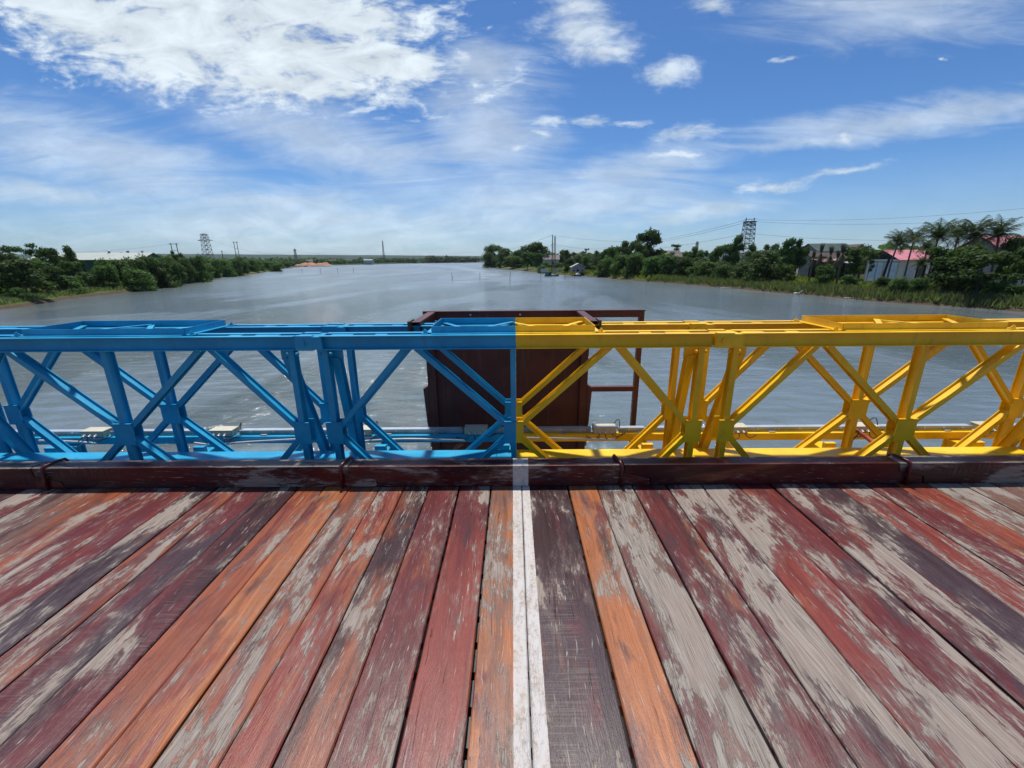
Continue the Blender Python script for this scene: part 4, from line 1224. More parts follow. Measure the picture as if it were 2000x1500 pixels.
for (x, y, h, w_, st, lb, gr) in PR + PL:
    if gr is GR: lb = 'green thicket shrub on the right bank, %s to the right of the stilt hut' % RANK[(x, y, h, w_)]
    if gr is GL: lb = 'green thicket shrub on the left bank, %s along from the bare mud bank' % RANK[(x, y, h, w_)]
    if gr is None and ('tall palm' in lb or 'leaning palm' in lb): gr = 'tall palms on the right bank'
    if gr is None and 'staked palm' in lb: gr = 'staked palms before the green roof'
    if gr is GL and y < 260: x += 3.2
    if x < -100 and y < 120 and h > 7: h += .9
    plant(x, y, h, w_, st, lb, gr)


# reeds and grass: nobody could count them
def blades(name, m, spots, hmin, hmax, wd, seed, lean=.25):
    rng = np.random.RandomState(seed)
    p = spots
    n_ = len(p)
    an = rng.uniform(0, 6.28, n_)
    h = rng.uniform(hmin, hmax, n_)
    s_ = np.stack([np.cos(an), np.sin(an), 0 * an], 1) * wd * rng.uniform(.6, 1.3, (n_, 1))
    tip = p + np.stack([rng.normal(scale=lean, size=n_) * h, rng.normal(scale=lean, size=n_) * h, h], 1)
    mid = (p + tip) / 2 + np.array([0, 0, .08]) * h[:, None]
    q = np.stack([p - s_ * .5, p + s_ * .5, tip + s_ * .15, mid - s_ * .45], 1)
    return quads_mesh(name, q, rng.uniform(0, 1, n_), m)


def belt(shore, i0, i1, n_, d0, d1, seed, side_):
    rng = np.random.RandomState(seed)
    pts = np.array(shore[i0:i1], float)
    seg = np.diff(pts, axis=0); L_ = np.linalg.norm(seg, axis=1)
    # more blades where the bank is near
    wgt = L_ / np.maximum(np.linalg.norm(pts[:-1], axis=1), 60) ** 1.0
    k = rng.choice(len(seg), n_, p=wgt / wgt.sum())
    t = rng.uniform(0, 1, (n_, 1))
    b = pts[k] + seg[k] * t
    nrm = np.stack([seg[k][:, 1], -seg[k][:, 0]], 1) / L_[k][:, None] * side_
    b = b + nrm * rng.uniform(d0, d1, (n_, 1))
    sd_ = signed_dist(b[:, 0], b[:, 1])
    b = b[sd_ > .15]
    z = land_z(b[:, 0], b[:, 1])
    ok = z > WATER - .05
    return np.column_stack([b, z])[ok]


iR0 = len([1 for p in RSH if p[1] > 140 and p[0] < 60]) - 3
sp_ = belt(RSH, 13, 26, 38000, .2, 6.5, 1, -1)
tag(link('reeds', blades('reeds', m_reed, sp_, .5, 1.5, .16, 2)), 'grey-green reed belt along the water edge of the right bank', 'reeds', kind='stuff')
sp_ = belt(LSH, 3, 11, 14000, .9, 7, 3, -1)
tag(link('bank_grass', blades('bank_grass', m_reed, sp_, .3, 1.0, .15, 4)), 'rough green grass on the left river bank', 'grass', kind='stuff')
rng = np.random.RandomState(5)
gx_ = rng.uniform(58, 125, 42000); gy_ = rng.uniform(55, 135, 42000)
dd = signed_dist(gx_, gy_)
k_ = (dd > 4) & (dd < 34) & ~((gx_ > 82) & (gy_ > 94) & (gx_ < 99) & (gy_ < 104.5))
tag(link('meadow_grass', blades('meadow_grass', m_grass, np.column_stack([gx_[k_], gy_[k_], land_z(gx_[k_], gy_[k_])]), .2, .75, .28, 6, .5)), 'yellow-green meadow grass below the houses on the right bank', 'grass', kind='stuff')
gx_ = rng.uniform(20, 62, 16000); gy_ = rng.uniform(140, 300, 16000)
dd = signed_dist(gx_, gy_); k_ = (dd > 1) & (dd < 16)
tag(link('meadow_grass', blades('meadow_grass', m_grass, np.column_stack([gx_[k_], gy_[k_], land_z(gx_[k_], gy_[k_])]), .4, 1.4, .5, 8, .4)), 'light green grass slope around the teal boat and stilt hut', 'grass', kind='stuff')


# far tree masses on the plain: single bodies of leaf clumps
def far_wood(name, label, strips, seed, size):
    rng = np.random.RandomState(seed)
    lob = []
    for (xa, ya, xb, yb_, n_, h) in strips:
        for k in range(n_):
            t = rng.uniform()
            x = xa + (xb - xa) * t + rng.normal(scale=8); y = ya + (yb_ - ya) * t + rng.normal(scale=8)
            if float(signed_dist(np.array([x]), np.array([y]))[0]) < 5: continue
            hh = h * rng.uniform(.5, 1.15)
            z = ground_at(x, y)
            lob.append((x, y, z + hh * .45, hh * rng.uniform(.6, 1.1), hh * .5))
    vs, tn = [], []
    for (x, y, z, rx, rz) in lob:
        q, t = leaf_cloud([(0, 0, 0, .18, .18 * rz / rx)], 60, .07, rng)
        vs.append(q * (rx / .18) + np.array([x, y, z])); tn.append(t)
    tag(link(name, quads_mesh(name, np.concatenate(vs), np.concatenate(tn), m_leaf)), label, 'woods', kind='stuff')


far_wood('far_treeline', 'dark line of far trees on the opposite shore where the river bends', [(-245, 1245, -20, 1440, 120, 15), (-20, 1440, 200, 1520, 50, 15)], 21, 1)
far_wood('far_woods', 'scattered far tree belts on the plain below the hills', [(-340, 700, -335, 1000, 50, 8), (-420, 640, -600, 1500, 60, 12), (-330, 1060, -200, 1300, 40, 10), (-900, 1400, 200, 1900, 110, 13), (-700, 800, -900, 1300, 50, 12), (-300, 560, -330, 640, 16, 7), (-1500, 1600, 400, 2300, 120, 14), (-260, 300, -420, 560, 60, 11), (-1300, 900, -700, 700, 50, 12)], 22, 1)
far_wood('right_bank_woods', 'mass of trees closing the view behind the right-bank houses', [(60, 250, 120, 330, 40, 9), (100, 200, 190, 200, 40, 9), (120, 165, 200, 130, 46, 8), (20, 380, 90, 420, 30, 11), (110, 120, 150, 90, 30, 7), (0, 500, 60, 620, 24, 14)], 23, 1)
far_wood('left_bank_woods', 'mass of trees closing the view behind the left-bank shrubs', [(-150, 180, -190, 300, 46, 7), (-140, 105, -175, 120, 36, 8), (-190, 300, -260, 430, 30, 7), (-124, 100, -120, 70, 24, 6.5), (-118, 70, -115, 30, 20, 6)], 24, 1)


# ------------------------------------------------------------------ buildings
def corr(n_, a_, amp):
    return amp * math.sin(a_ * n_)


def roof_sheet(mb, p00, p10, p11, p01, th=.09):
    vs = [Vector(p) for p in (p00, p10, p11, p01)]
    nrm = (vs[1] - vs[0]).cross(vs[3] - vs[0]).normalized()
    if nrm.z < 0: nrm = -nrm
    mb.add([v for v in vs] + [v + nrm * th for v in vs], [(0, 1, 2, 3), (7, 6, 5, 4), (0, 4, 5, 1), (1, 5, 6, 2), (2, 6, 7, 3), (3, 7, 4, 0)])


def gable_house(name, label, x0, x1, y0, y1, zb, ze, zr, along, wall_m, roof_m, gable_m=None, ov=.5, base_m=None, windows=(), cat='house'):
    """axis-aligned gabled house; along = axis of the ridge; windows: (face, a0, a1, z0, z1, material, name)"""
    cx, cy = (x0 + x1) / 2, (y0 + y1) / 2
    root = thing(name, label, cat, (cx, cy, zb))
    X0, X1, Y0, Y1_ = x0 - cx, x1 - cx, y0 - cy, y1 - cy
    H_, Rr = ze - zb, zr - zb
    MB().box(X0, X1, Y0, Y1_, -.6, H_).obj('wall', wall_m, root)
    if base_m: MB().box(X0 - .05, X1 + .05, Y0 - .05, Y1_ + .05, -.6, .55).obj('plinth', base_m, root)
    mb = MB(); g = MB()
    if along == 'x':
        sl = (Rr - H_) / ((Y1_ - Y0) / 2)
        for s_, ye in ((-1, Y0), (1, Y1_)):
            roof_sheet(mb, (X0 - ov, ye + s_ * ov, H_ - sl * ov + .03), (X1 + ov, ye + s_ * ov, H_ - sl * ov + .03), (X1 + ov, 0, Rr + .03), (X0 - ov, 0, Rr + .03))
        g.prism([(Y0, H_ + .01), (Y1_, H_ + .01), (0, Rr)], 'x', X0 + .01, X0 + .2); g.prism([(Y0, H_ + .01), (Y1_, H_ + .01), (0, Rr)], 'x', X1 - .2, X1 - .01)
    else:
        sl = (Rr - H_) / ((X1 - X0) / 2)
        for s_, xe in ((-1, X0), (1, X1)):
            roof_sheet(mb, (xe + s_ * ov, Y0 - ov, H_ - sl * ov + .03), (xe + s_ * ov, Y1_ + ov, H_ - sl * ov + .03), (0, Y1_ + ov, Rr + .03), (0, Y0 - ov, Rr + .03))
        g.prism([(X0, H_ + .01), (X1, H_ + .01), (0, Rr)], 'y', Y0 + .01, Y0 + .2); g.prism([(X0, H_ + .01), (X1, H_ + .01), (0, Rr)], 'y', Y1_ - .2, Y1_ - .01)
    mb.obj('roof', roof_m, root)
    hv = len(g.v) // 2; hf = len(g.f) // 2
    g1, g2 = MB(), MB()
    g1.add(g.v[:hv], g.f[:hf]); g2.add(g.v[hv:], [tuple(i - hv for i in q) for q in g.f[hf:]])
    g1.obj('gable', gable_m or wall_m, root); g2.obj('gable', gable_m or wall_m, root)
    for (fc, a0, a1, z0, z1, mm, nm) in windows:
        if fc == 'front': b = MB().box(a0, a1, Y0 - .06, Y0 - .005, z0, z1)
        elif fc == 'left': b = MB().box(X0 - .06, X0 - .005, a0, a1, z0, z1)
        else: b = MB().box(X1 + .005, X1 + .06, a0, a1, z0, z1)
        w_ = b.obj(nm, mm, root)
        if nm == 'window':
            t = .08
            fb = MB()
            if fc == 'front':
                for (p, q, r, s_) in ((a0 - t, a1 + t, z1, z1 + t), (a0 - t, a1 + t, z0 - t, z0), (a0 - t, a0, z0, z1), (a1, a1 + t, z0, z1)): fb.box(p, q, Y0 - .09, Y0 - .004, r, s_)
            else:
                for (p, q, r, s_) in ((a0 - t, a1 + t, z1, z1 + t), (a0 - t, a1 + t, z0 - t, z0), (a0 - t, a0, z0, z1), (a1, a1 + t, z0, z1)): fb.box(X0 - .09, X0 - .004, p, q, r, s_)
            fb.obj('frame', m_conc, w_)
    return root


# white house with the pink roof
gz0 = ground_at(84, 96)
pk = gable_house('white_house', 'white house with pink sheet roof and pale blue shutters behind the leaning palm', 83, 91.5, 95, 103.6, gz0, 1.0, 2.9, 'x', m_white, m_pink, m_darkgable, .6, m_grey,
                 [('left', -3.3, -.6, 1.3, 4.3, m_blind, 'shutter'), ('left', .1, 1.2, 1.3, 4.3, m_blind, 'shutter'), ('left', 1.5, 3.4, 1.3, 4.3, m_blind, 'shutter'), ('left', -4.1, -3.6, 1.3, 4.3, m_blind, 'shutter'), ('front', -3.1, -2.2, 1.3, 4.3, m_blind, 'shutter'), ('front', -1.9, -.7, 1.3, 4.3, m_blind, 'shutter'), ('front', -.3, 1.7, .2, 4.2, m_dark, 'door')])
MB().box(-4.40, -4.28, -4.3, 4.3, 4.75, 5.0).obj('beam', m_conc, pk)
for y in (-4.2, -.4, 1.35, 4.2):
    MB().box(-4.35, -4.255, y - .09, y + .09, .56, 4.74).obj('pilaster', m_conc, pk)
gable_house('grey_house', 'grey house with the upper pink roof at the right, behind the palms', 87.3, 101, 80, 87.5, -4.2, 3.0, 5.0, 'x', m_conc, m_pink, m_conc, .5, None, [('left', -1.5, -.2, 4.4, 5.6, m_dark, 'window'), ('front', -4.5, -3.2, 4.2, 5.6, m_dark, 'window')])
gh = gable_house('green_roof_house', 'two-storey house with green roof behind the staked palms', 103, 114.5, 150, 160, -4.2, 3.7, 6.0, 'x', m_white, m_greenroof, m_grey, .8, None, [('front', -4, -2.6, 4.2, 6.0, m_dark, 'window'), ('front', -1, .4, 4.2, 6.0, m_dark, 'window'), ('front', 2, 3.4, 4.2, 6.0, m_dark, 'window')])
gable_house('grey_gable_house', 'grey gabled house joined to the right of the green roof', 113, 119, 149, 156, -4.2, 3.2, 5.6, 'y', m_grey, m_brownroof, m_grey, .5, None, [('front', -1.2, .2, 4.5, 6.0, m_dark, 'window')])
gable_house('brown_roof_house', 'low house with brown tiled roof left of the staked palms', 94, 104, 138, 145, -4.2, .7, 2.8, 'x', m_grey, m_brownroof, m_grey, .6, None, [('front', -3, -1.8, 1.2, 2.6, m_dark, 'window'), ('front', 1, 2.4, 1.2, 2.6, m_dark, 'window')])


def open_shed(name, label, x0, x1, y0, y1, zb, zt, rm, drop=.5):
    root = thing(name, label, 'shed', ((x0 + x1) / 2, y0, zb))
    hx, dp_, H_ = (x1 - x0) / 2, y1 - y0, zt - zb
    mb = MB(); roof_sheet(mb, (-hx, -.6, H_ - drop), (hx, -.6, H_ - drop), (hx, dp_, H_ + .3), (-hx, dp_, H_ + .3)); mb.obj('roof', rm, root)
    MB().box(-hx, hx, dp_ - .15, dp_, -.3, H_).obj('back_wall', m_dark, root)
    for k in range(4):
        x = -hx + .2 + (2 * hx - .4) * k / 3
        MB().box(x - .07, x + .07, -.07, .07, -.3, H_ - drop + .02).obj('post', m_brownwood, root)


open_shed('open_shed', 'open shed with reddish rusty roof behind the staked palms', 82.6, 89.5, 118, 123, -4.3, .75, m_rustroof)
open_shed('open_shed', 'open shed with grey sheet awning right of the staked palms', 83.6, 89.2, 111, 116, -4.3, .65, m_corr, .7)
gable_house('tile_roof_house', 'low house with faded tile roof behind the utility poles', 21, 33.5, 320, 330, -3.5, 1.7, 4.6, 'x', m_conc, m_tile, m_conc, .6, None, [('front', -4, -2.5, 1.6, 3.4, m_dark, 'window'), ('front', 1, 2.2, 0, 3.4, m_dark, 'door')])
gable_house('grey_roof_house', 'grey roofed house just right of the tallest crown', 69, 76, 200, 207, -4.2, 2.4, 4.9, 'x', m_grey, m_tile, m_grey, .5, None, [('front', -2, -.5, 3.6, 5.2, m_dark, 'window')])
gable_house('pale_roof_cabin', 'pale roofed cabin right of the faded tile roof', 42, 51, 345, 352, -3.3, 1.0, 3.8, 'y', m_conc, m_corr, m_conc, .5, None, [('front', -1, .5, 1.2, 2.6, m_dark, 'window')])
# stilt hut
hut = thing('stilt_hut', 'small grey hut on stilts at the water edge of the right bank', 'hut', (30.2, 204.5, WATER))
MB().box(-2.6, 3.4, 0, 5.0, 1.55, 4.1).obj('wall', m_grey, hut)
MB().prism([(-2.6, 4.11), (3.4, 4.11), (.4, 5.6)], 'y', .02, 4.98).obj('gable', m_grey, hut)
mb = MB(); roof_sheet(mb, (-3.1, -.5, 3.86), (-3.1, 5.4, 3.86), (.4, 5.4, 5.65), (.4, -.5, 5.65), .1); roof_sheet(mb, (3.9, -.5, 3.86), (3.9, 5.4, 3.86), (.4, 5.4, 5.65), (.4, -.5, 5.65), .1); mb.obj('roof', m_corr, hut)
for x in (-2.4, .3, 3.2):
    for y in (.2, 4.8):
        MB().box(x - .1, x + .1, y - .1, y + .1, -1.2, 1.54).obj('stilt', m_brownwood, hut)
MB().box(-.5, .5, -.05, -.005, 2.0, 3.0).obj('window', m_dark, hut)
MB().box(1.9, 2.5, -.05, -.005, 2.2, 2.8).obj('window', m_dark, hut)
MB().box(-2.0, -1.5, -.05, -.005, 2.0, 2.8).obj('window', m_dark, hut)


def boat(label, x, y, L_, rot, hull_m, cabin):
    root = thing('river_boat' if cabin else 'small_boat', label, 'boat', (x, y, WATER), None, rot)
    ns = 12; vs = []; fs = []
    for k in range(ns + 1):
        t = k / ns; xx_ = -L_ / 2 + L_ * t
        wd = L_ * .13 * math.sin(math.pi * min(1, .28 + t * .72)) ** .6 + .03
        sh = .55 + .9 * max(0, t - .55) ** 1.5 * L_ / 4 + .1 * (1 - t)
        vs += [(xx_, -wd, sh), (xx_, -wd * .7, -.1), (xx_, 0, -.25), (xx_, wd * .7, -.1), (xx_, wd, sh), (xx_, wd * .8, sh - .12), (xx_, -wd * .8, sh - .12)]
    for k in range(ns):
        for j in range(7):
            fs.append((k * 7 + j, k * 7 + (j + 1) % 7, (k + 1) * 7 + (j + 1) % 7, (k + 1) * 7 + j))
    fs += [tuple(range(7)), tuple(ns * 7 + j for j in range(7))[::-1]]
    MB().add(vs, fs).obj('hull', hull_m, root)
    if cabin:
        MB().box(-L_ * .46, -L_ * .02, -.6, .6, .42, 1.9).obj('cabin', hull_m, root)
        MB().box(-L_ * .48, L_ * .0, -.7, .7, 1.905, 2.0).obj('cabin_roof', m_teal, root)
        MB().box(-L_ * .18, -L_ * .08, -.63, -.605, .7, 1.75).obj('door', m_dark, root)
    else:
        MB().prism([(-.9, .55), (.9, .55), (.7, 1.2), (0, 1.45), (-.7, 1.2)], 'y', -.5, .5).obj('canopy', m_white, root)
    return root


boat('teal wooden boat with a small cabin moored left of the stilt hut', 18.0, 202.5, 6.6, 0, m_teal, True)
boat('little boat with a white canopy in front of the stilt hut', 29.8, 201.0, 3.6, .2, m_dark, False)
tag(MB().box(-3.2, 3.2, -.4, .4, .75, .85).box(-3.0, -2.85, -.1, .1, -1, .75).box(0, .15, -.1, .1, -1, .75).box(2.9, 3.05, -.1, .1, -1, .75).obj('plank_jetty', m_brownwood), 'narrow plank jetty right of the stilt hut', 'jetty')
bpy.data.objects['plank_jetty'].location = (35.8, 194.5, WATER); bpy.data.objects['plank_jetty'].rotation_euler = (0, 0, -.5)
tag(MB().box(15, 19, 236, 236.6, WATER + .8, WATER + 2.7).box(20.5, 27, 232, 232.6, WATER + .6, WATER + 2.5).obj('retaining_wall', m_conc), 'low broken pale wall above the teal boat', 'wall')
tag(MB().box(98, 130, 98, 98.4, -4.6, -3.4).obj('boundary_wall', m_white), 'low white boundary wall seen under the right-bank trees', 'wall')

# long shed on the left bank
sh = thing('long_shed', 'long shed with pale roof and dark green walls behind the left bank trees', 'warehouse', (-150, 152, ground_at(-150, 152)))
zb = ground_at(-150, 152)
d_ = Vector((-127.5, 152, 0)) - Vector((-157, 143.7, 0))
Lh = d_.length / 2
sh.rotation_euler = (0, 0, math.atan2(8.3, 29.5))
sh.location = ((-127.5 - 157) / 2, 147.8, zb)
eh = 2.55 - zb; rh = 4.85 - zb
MB().box(-Lh, Lh, 0, 16, -.5, eh).obj('wall', m_shedgreen, sh)
mb = MB(); roof_sheet(mb, (-Lh - .6, -.9, eh - .1), (Lh + .6, -.9, eh - .1), (Lh + .6, 8, rh), (-Lh - .6, 8, rh), .12); roof_sheet(mb, (-Lh - .6, 16.9, eh - .1), (Lh + .6, 16.9, eh - .1), (Lh + .6, 8, rh), (-Lh - .6, 8, rh), .12); mb.obj('roof', m_shedroof, sh)
MB().prism([(0, eh + .01), (16, eh + .01), (8, rh - .05)], 'x', Lh - .2, Lh - .01).obj('gable', m_shedgreen, sh)
for x in (-9, 3):
    MB().tube([(x, 7.6, rh), (x, 7.6, rh + .7)], .35, 8).tube([(x, 7.6, rh + .71), (x, 7.6, rh + 1.0)], [.5, .1], 8).obj('roof_vent', m_gal, sh)
fh = gable_house('waterside_house', 'pale green house with long white wall on the far left shore', -303, -286, 900, 912, ground_at(-295, 905), 2.6, 4.6, 'x', m_palegreen, m_palegreen, m_palegreen, .5, None, [('front', -5, -3, 2.5, 5, m_dark, 'window'), ('front', 2, 4, 2.5, 5, m_dark, 'window')])
tag(MB().box(-315, -262, 893, 893.5, ground_at(-290, 893) - .5, ground_at(-290, 893) + 2.4).obj('river_wall', m_white), 'long white wall in front of the pale green far house', 'wall')
fv = None
rv = random.Random(3)
for k in range(14):  # scattered houses of the far village
    x = rv.uniform(-1250, -150); y = rv.uniform(1350, 2100)
    if k > 9: x = rv.uniform(-520, -380); y = rv.uniform(620, 1150)
    z = ground_at(x, y)
    if fv is None:
        fv = thing('far_house', 'tiny pale house of the far village on the plain', 'house', (x, y, z), 'tiny houses of the far village')
        MB().box(-7, 7, -4, 4, -.5, 5).obj('wall', m_white, fv)
        mb = MB(); roof_sheet(mb, (-7.5, -4.6, 4.9), (7.5, -4.6, 4.9), (7.5, 0, 8), (-7.5, 0, 8), .1); roof_sheet(mb, (-7.5, 4.6, 4.9), (7.5, 4.6, 4.9), (7.5, 0, 8), (-7.5, 0, 8), .1); mb.obj('roof', m_tile, fv)
    else:
        copy_tree(fv, (x, y, z), fv['label'])


# ------------------------------------------------------------------ pylons, poles, wires
def lattice(name, label, x, y, zb, H_, wb, wt, nseg, r, arms, cat='pylon', cap=False):
    root = thing(name, label, cat, (x, y, zb))
    mb = MB()
    lv = []
    for k in range(nseg + 1):
        t = 1 - (1 - k / nseg) ** 1.15 if nseg > 4 else k / nseg
        ww = wb + (wt - wb) * t
        lv.append([Vector((sx * ww / 2, sy * ww / 2, H_ * t)) for sx, sy in ((-1, -1), (1, -1), (1, 1), (-1, 1))])
    for j in range(4):
        mb.tube([lv[0][j] - Vector((0, 0, 1)), lv[-1][j]], r * 1.4, 4)
    for k in range(nseg):
        for j in range(4):
            a_, b = lv[k], lv[k + 1]
            mb.tube([a_[j], b[(j + 1) % 4]], r, 4); mb.tube([a_[(j + 1) % 4], b[j]], r, 4)
            mb.tube([b[j], b[(j + 1) % 4]], r, 4)
    mb.obj('mast', m_pylon, root)
    for (z, L_) in arms:
        mb = MB()
        for sy in (-1, 1):
            mb.tube([(-L_, 0, z), (0, sy * wt / 2, z + .15), (L_, 0, z)], r, 4)
            mb.tube([(-L_, 0, z), (0, sy * wt / 2, z + H_ * .06)], r, 4); mb.tube([(L_, 0, z), (0, sy * wt / 2, z + H_ * .06)], r, 4)
        mb.obj('cross_arm', m_pylon, root)
    if cap:
        mb = MB().box(-wt * .62, wt * .62, -wt * .5, wt * .5, H_, H_ + .25)
        for s_ in (-1, 1): mb.box(s_ * wt * .5 - .12, s_ * wt * .5 + .12, -.12, .12, H_ + .25, H_ + 1.5)
        for s_ in (-1, 1): mb.box(-wt * .55, wt * .55, s_ * wt * .45 - .05, s_ * wt * .45 + .05, H_ + .9, H_ + 1.0)
        mb.obj('platform', m_pylon, root)
    return root


lattice('lattice_pylon', 'big steel lattice pylon with a platform on top, right bank', 88.9, 170, -4.4, 18.8, 4.5, 3.0, 11, .075, [(18.0, 2.4)], cap=True)
lattice('lattice_pylon', 'grey lattice pylon with cross arms above the left bank shrubs', -288, 420, -4, 30.5, 7.6, 4.2, 8, .12, [(24.8, 7.2), (29.6, 3.0)])
lattice('lattice_pylon', 'tiny lattice pylon right of the left-bank shrubs, against the hills', -342, 700, -3, 23.5, 4.4, 1.6, 8, .13, [(21, 3.4)])
lattice('lattice_mast', 'thin tall lattice mast in the middle of the far plain', -348, 1200, 0, 53, 5, 1.6, 11, .16, [], 'mast')
lattice('lattice_pylon', 'tiny far pylon peeking above the trees right of the tallest crown', 214.4, 520, 0, 20, 4, 1.6, 7, .14, [(17, 2.4)])
lattice('lattice_mast', 'slim lattice mast beside the tall utility pole', 21.3, 225, -4, 16.6, .9, .7, 14, .045, [], 'mast')
up_ = thing('utility_pole', 'tall dark utility pole on the right bank above the teal boat', 'pole', (19.8, 222, -4.6))
MB().tube([(0, 0, -.5), (0, 0, 17.8)], [.28, .20], 8).obj('pole_shaft', m_bark, up_)
MB().box(-.75, .75, -.06, .06, 12.2, 12.35).box(-.75, .75, -.06, .06, 13.2, 13.35).box(-.75, -.6, -.06, .06, 12.35, 13.2).obj('bracket', m_gal, up_)


def hpole(label, x, y, zb, H_, gap, r):
    root = thing('twin_pole', label, 'pole', (x, y, zb))
    for s_ in (-1, 1): MB().tube([(s_ * gap / 2 * 1.1, 0, -.5), (s_ * gap / 2, 0, H_)], r, 6).obj('pole_shaft', m_bark, root)
    MB().box(-gap * .95, gap * .95, -.1, .1, H_ - .7, H_ - .4).obj('cross_arm', m_gal, root)
    MB().box(-gap / 2, gap / 2, -.08, .08, H_ * .74, H_ * .74 + .22).box(-gap / 2, gap / 2, -.08, .08, H_ * .56, H_ * .56 + .22).obj('tie_bar', m_gal, root)
    return root


hpole('twin poles with cross arm above the shrubs at the left', -198.6, 262, -4, 16.4, 3.2, .22)
hpole('twin poles right of the arm-bearing left pylon', -241.5, 390, -4, 22.5, 2.6, .26)
sp1 = thing('utility_pole', 'short single pole just left of the right-hand twin poles', 'pole', (-215.5, 330, -4))
MB().tube([(0, 0, -.5), (0, 0, 13.6)], .25, 6).obj('pole_shaft', m_bark, sp1)
MB().box(-1.0, 1.0, -.1, .1, 12.9, 13.1).obj('cross_arm', m_gal, sp1)
po = MB().tube([(-.35, 0, -.6), (.45, 0, 5.6)], [.26, .22], 8).obj('leaning_post', m_blackpost)
po.location = (74.2, 88, ground_at(74.2, 88)); tag(po, 'black leaning post in the grass before the white house', 'post')


def wire(label, p0, p1, sag, r=.03):
    p0, p1 = Vector(p0), Vector(p1)
    pts = []
    for k in range(25):
        t = k / 24
        pts.append(p0.lerp(p1, t) - Vector((0, 0, sag * 4 * t * (1 - t))))
    tag(MB().tube(pts, r, 5).obj('power_line', m_wire, None, True), label, 'cable', 'overhead lines')


wire('top overhead line right of the big pylon', (91.5, 170, 15.2), (190, 95, 22), 4.5)
wire('second overhead line right of the big pylon', (91.5, 170, 14.5), (190, 96, 18), 4.5)
wire('lowest overhead line right of the big pylon', (91.0, 170, 10.2), (190, 100, 13), 5.0)
wire('top overhead line left of the big pylon, towards the far point', (87.8, 170, 15.2), (40, 520, 22), 9, .045)
wire('second overhead line left of the big pylon, towards the far point', (87.8, 170, 14.3), (44, 500, 19), 8, .045)
wire('lowest overhead line left of the big pylon, towards the far point', (87.6, 170, 10.2), (48, 500, 16), 7, .045)
wire('overhead line from the tall utility pole up the river', (19.7, 222, 13), (-70, 700, 14), 6, .05)
wire('overhead line from the tall utility pole to the big shrubs', (19.9, 222, 13), (60, 192, 8.5), 1.0, .035)
wire('overhead line from the left twin poles into the shrubs', (-200, 262, 12), (-215, 180, 6), 2.0, .035)
wire('overhead line between the left pylon and the tiny one', (-281.5, 420, 21), (-340, 700, 18), 8, .06)
wire('overhead line across the river from the tiny pylon', (-340, 700, 18), (-70, 700, 14), 11, .07)

# fish stakes in the river
for k, (x, y, h) in enumerate([(-145.1, 275.4, 1.7), (-135.8, 283.4, 3.0), (-122.6, 280.2, 3.3), (-112.6, 283, 3.3), (-103.5, 286.2, 2.9), (-23.1, 167.2, 2.85), (-12.5, 167.5, 3.1), (-.93, 145.5, 3.7), (10.9, 170.1, 3.0), (20.8, 175.2, 1.1), (31.5, 180.7, .6)]):
    o = MB().tube([(0, 0, -2), (.04 * (k % 3 - 1), 0, h * .5), (.10 * ((k * 7) % 5 - 2), 0, h)], [.10 if k < 5 else .075] * 3, 6).obj('fishing_stake', m_brownwood)
    o.location = (x, y, WATER)
    nm = ['faint leftmost', 'second from the left', 'third from the left', 'fourth from the left', 'fifth from the left', 'first of the middle three, above the board', 'second of the middle three, above the board', 'tallest, right of the maroon board middle', 'thick dark one below the domed tree', 'short one below the stilt hut', 'shortest one, rightmost']
    tag(o, 'thin stake in the river, ' + nm[k], 'stake', 'fishing stakes in the river')

# heap of bare orange soil on the far left shore
mb = MB(); nx_, ny_ = 30, 10
hz_ = random.Random(17)
for j in range(ny_ + 1):
    for i in range(nx_ + 1):
        u_, v_ = i / nx_, j / ny_
        e_ = min(1, 6 * min(u_, 1 - u_)) * math.sin(math.pi * v_) ** .7
        mb.v.append((-318 + 54 * u_, 632 + 26 * v_, WATER + 1.2 + e_ * (3.6 + 1.5 * math.sin(u_ * 9) * math.sin(u_ * 23 + 1) + hz_.uniform(-.4, .4))))
for j in range(ny_):
    for i in range(nx_):
        a_ = j * (nx_ + 1) + i
        mb.f.append((a_, a_ + 1, a_ + nx_ + 2, a_ + nx_ + 1))
tag(mb.obj('soil_heap', simple('bare_orange_soil', (.34, .17, .105), .95, 0, .2, .15, .3, .1), None, True), 'long low heap of bare orange soil on the far left shore', 'soil heap')

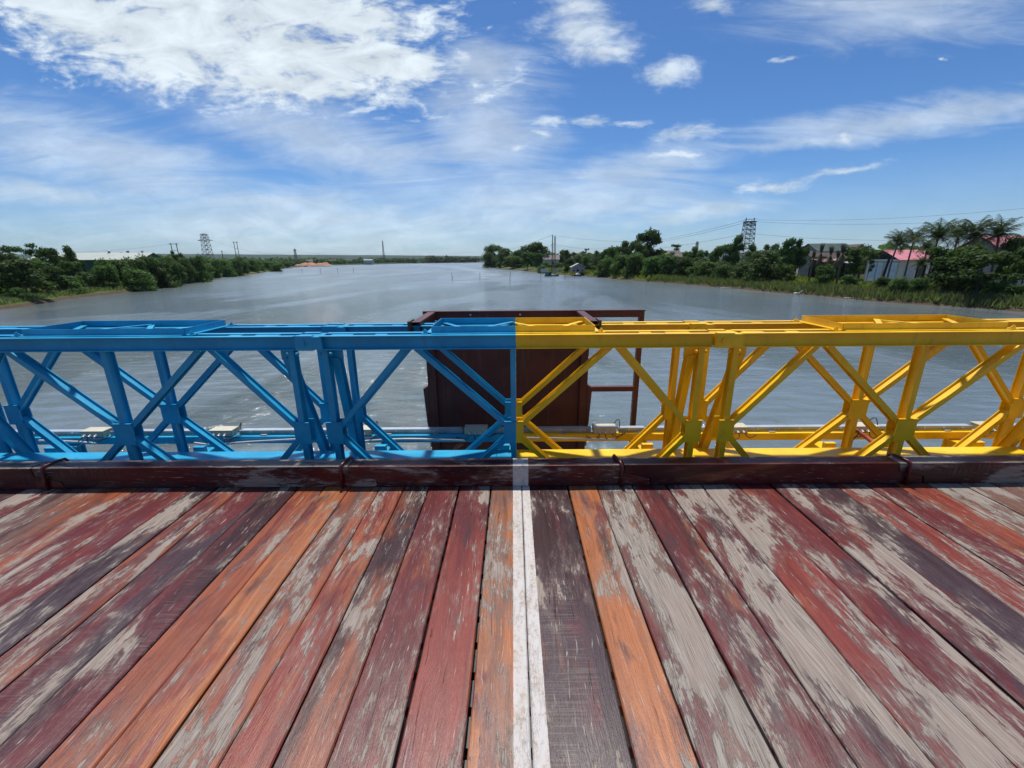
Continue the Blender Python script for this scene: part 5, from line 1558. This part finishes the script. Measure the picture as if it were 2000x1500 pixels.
# white scrap at the reed edge, driftwood and stones
o = MB().prism([(-.9, 0), (-.3, .15), (.2, .1), (.8, .55), (.9, .3), (.5, 0), (.1, -.1), (-.5, -.05)], 'y', -.15, .15).obj('white_scrap', m_white)
o.location = (60.4, 92.0, WATER + .25); tag(o, 'white scrap lying at the reed edge of the right bank', 'litter')
for x, y, L_, rz, lb in ((55, 112.5, 3.4, -1.2, 'pale driftwood log at the reed edge, left one'), (63.0, 80.5, 2.6, -1.3, 'pale driftwood log at the reed edge, right one')):
    o = MB().tube([(-L_ / 2, 0, 0), (0, .05, .05), (L_ / 2, -.05, .02)], [.10, .09, .05], 6).obj('driftwood', m_stone, None, True)
    o.location = (x, y, WATER + .12); o.rotation_euler = (0, 0, rz); tag(o, lb, 'log')
rk_ = random.Random(9)
mb = MB()
for k in range(46):
    x = -134 + rk_.uniform(-5, 5); y = 181 + rk_.uniform(-7, 7) ; s_ = rk_.uniform(.25, .7)
    if float(signed_dist(np.array([x]), np.array([y]))[0]) < 0: continue
    z = ground_at(x, y)
    vs = []
    for i in range(5):
        for j in range(6):
            th = math.pi * i / 4; ph_ = 6.28 * j / 6
            q = s_ * rk_.uniform(.8, 1.1)
            vs.append((x + q * math.sin(th) * math.cos(ph_), y + q * math.sin(th) * math.sin(ph_), z + .7 * q * math.cos(th)))
    mb.add(vs, [(i * 6 + j, i * 6 + (j + 1) % 6, (i + 1) * 6 + (j + 1) % 6, (i + 1) * 6 + j) for i in range(4) for j in range(6)])
tag(mb.obj('riprap_stones', m_stone), 'pale rubble stones on the left bank where the shrubs part', 'stones', kind='stuff')

# ------------------------------------------------------------------ haze
m_haze = bpy.data.materials.new('haze'); m_haze.use_nodes = True
n = NT(m_haze.node_tree)
pv = n.n('ShaderNodeVolumePrincipled')
pv.inputs['Color'].default_value = (.80, .90, 1, 1)
pv.inputs['Density'].default_value = 4e-5
pv.inputs['Anisotropy'].default_value = .2
out = n.n('ShaderNodeOutputMaterial')
n.t.links.new(pv.outputs[0], out.inputs['Volume'])
hz = MB().box(-8200, 8200, -8200, 8200, WATER - 3.4, 110).obj('haze', m_haze)
tag(hz, kind='stuff')
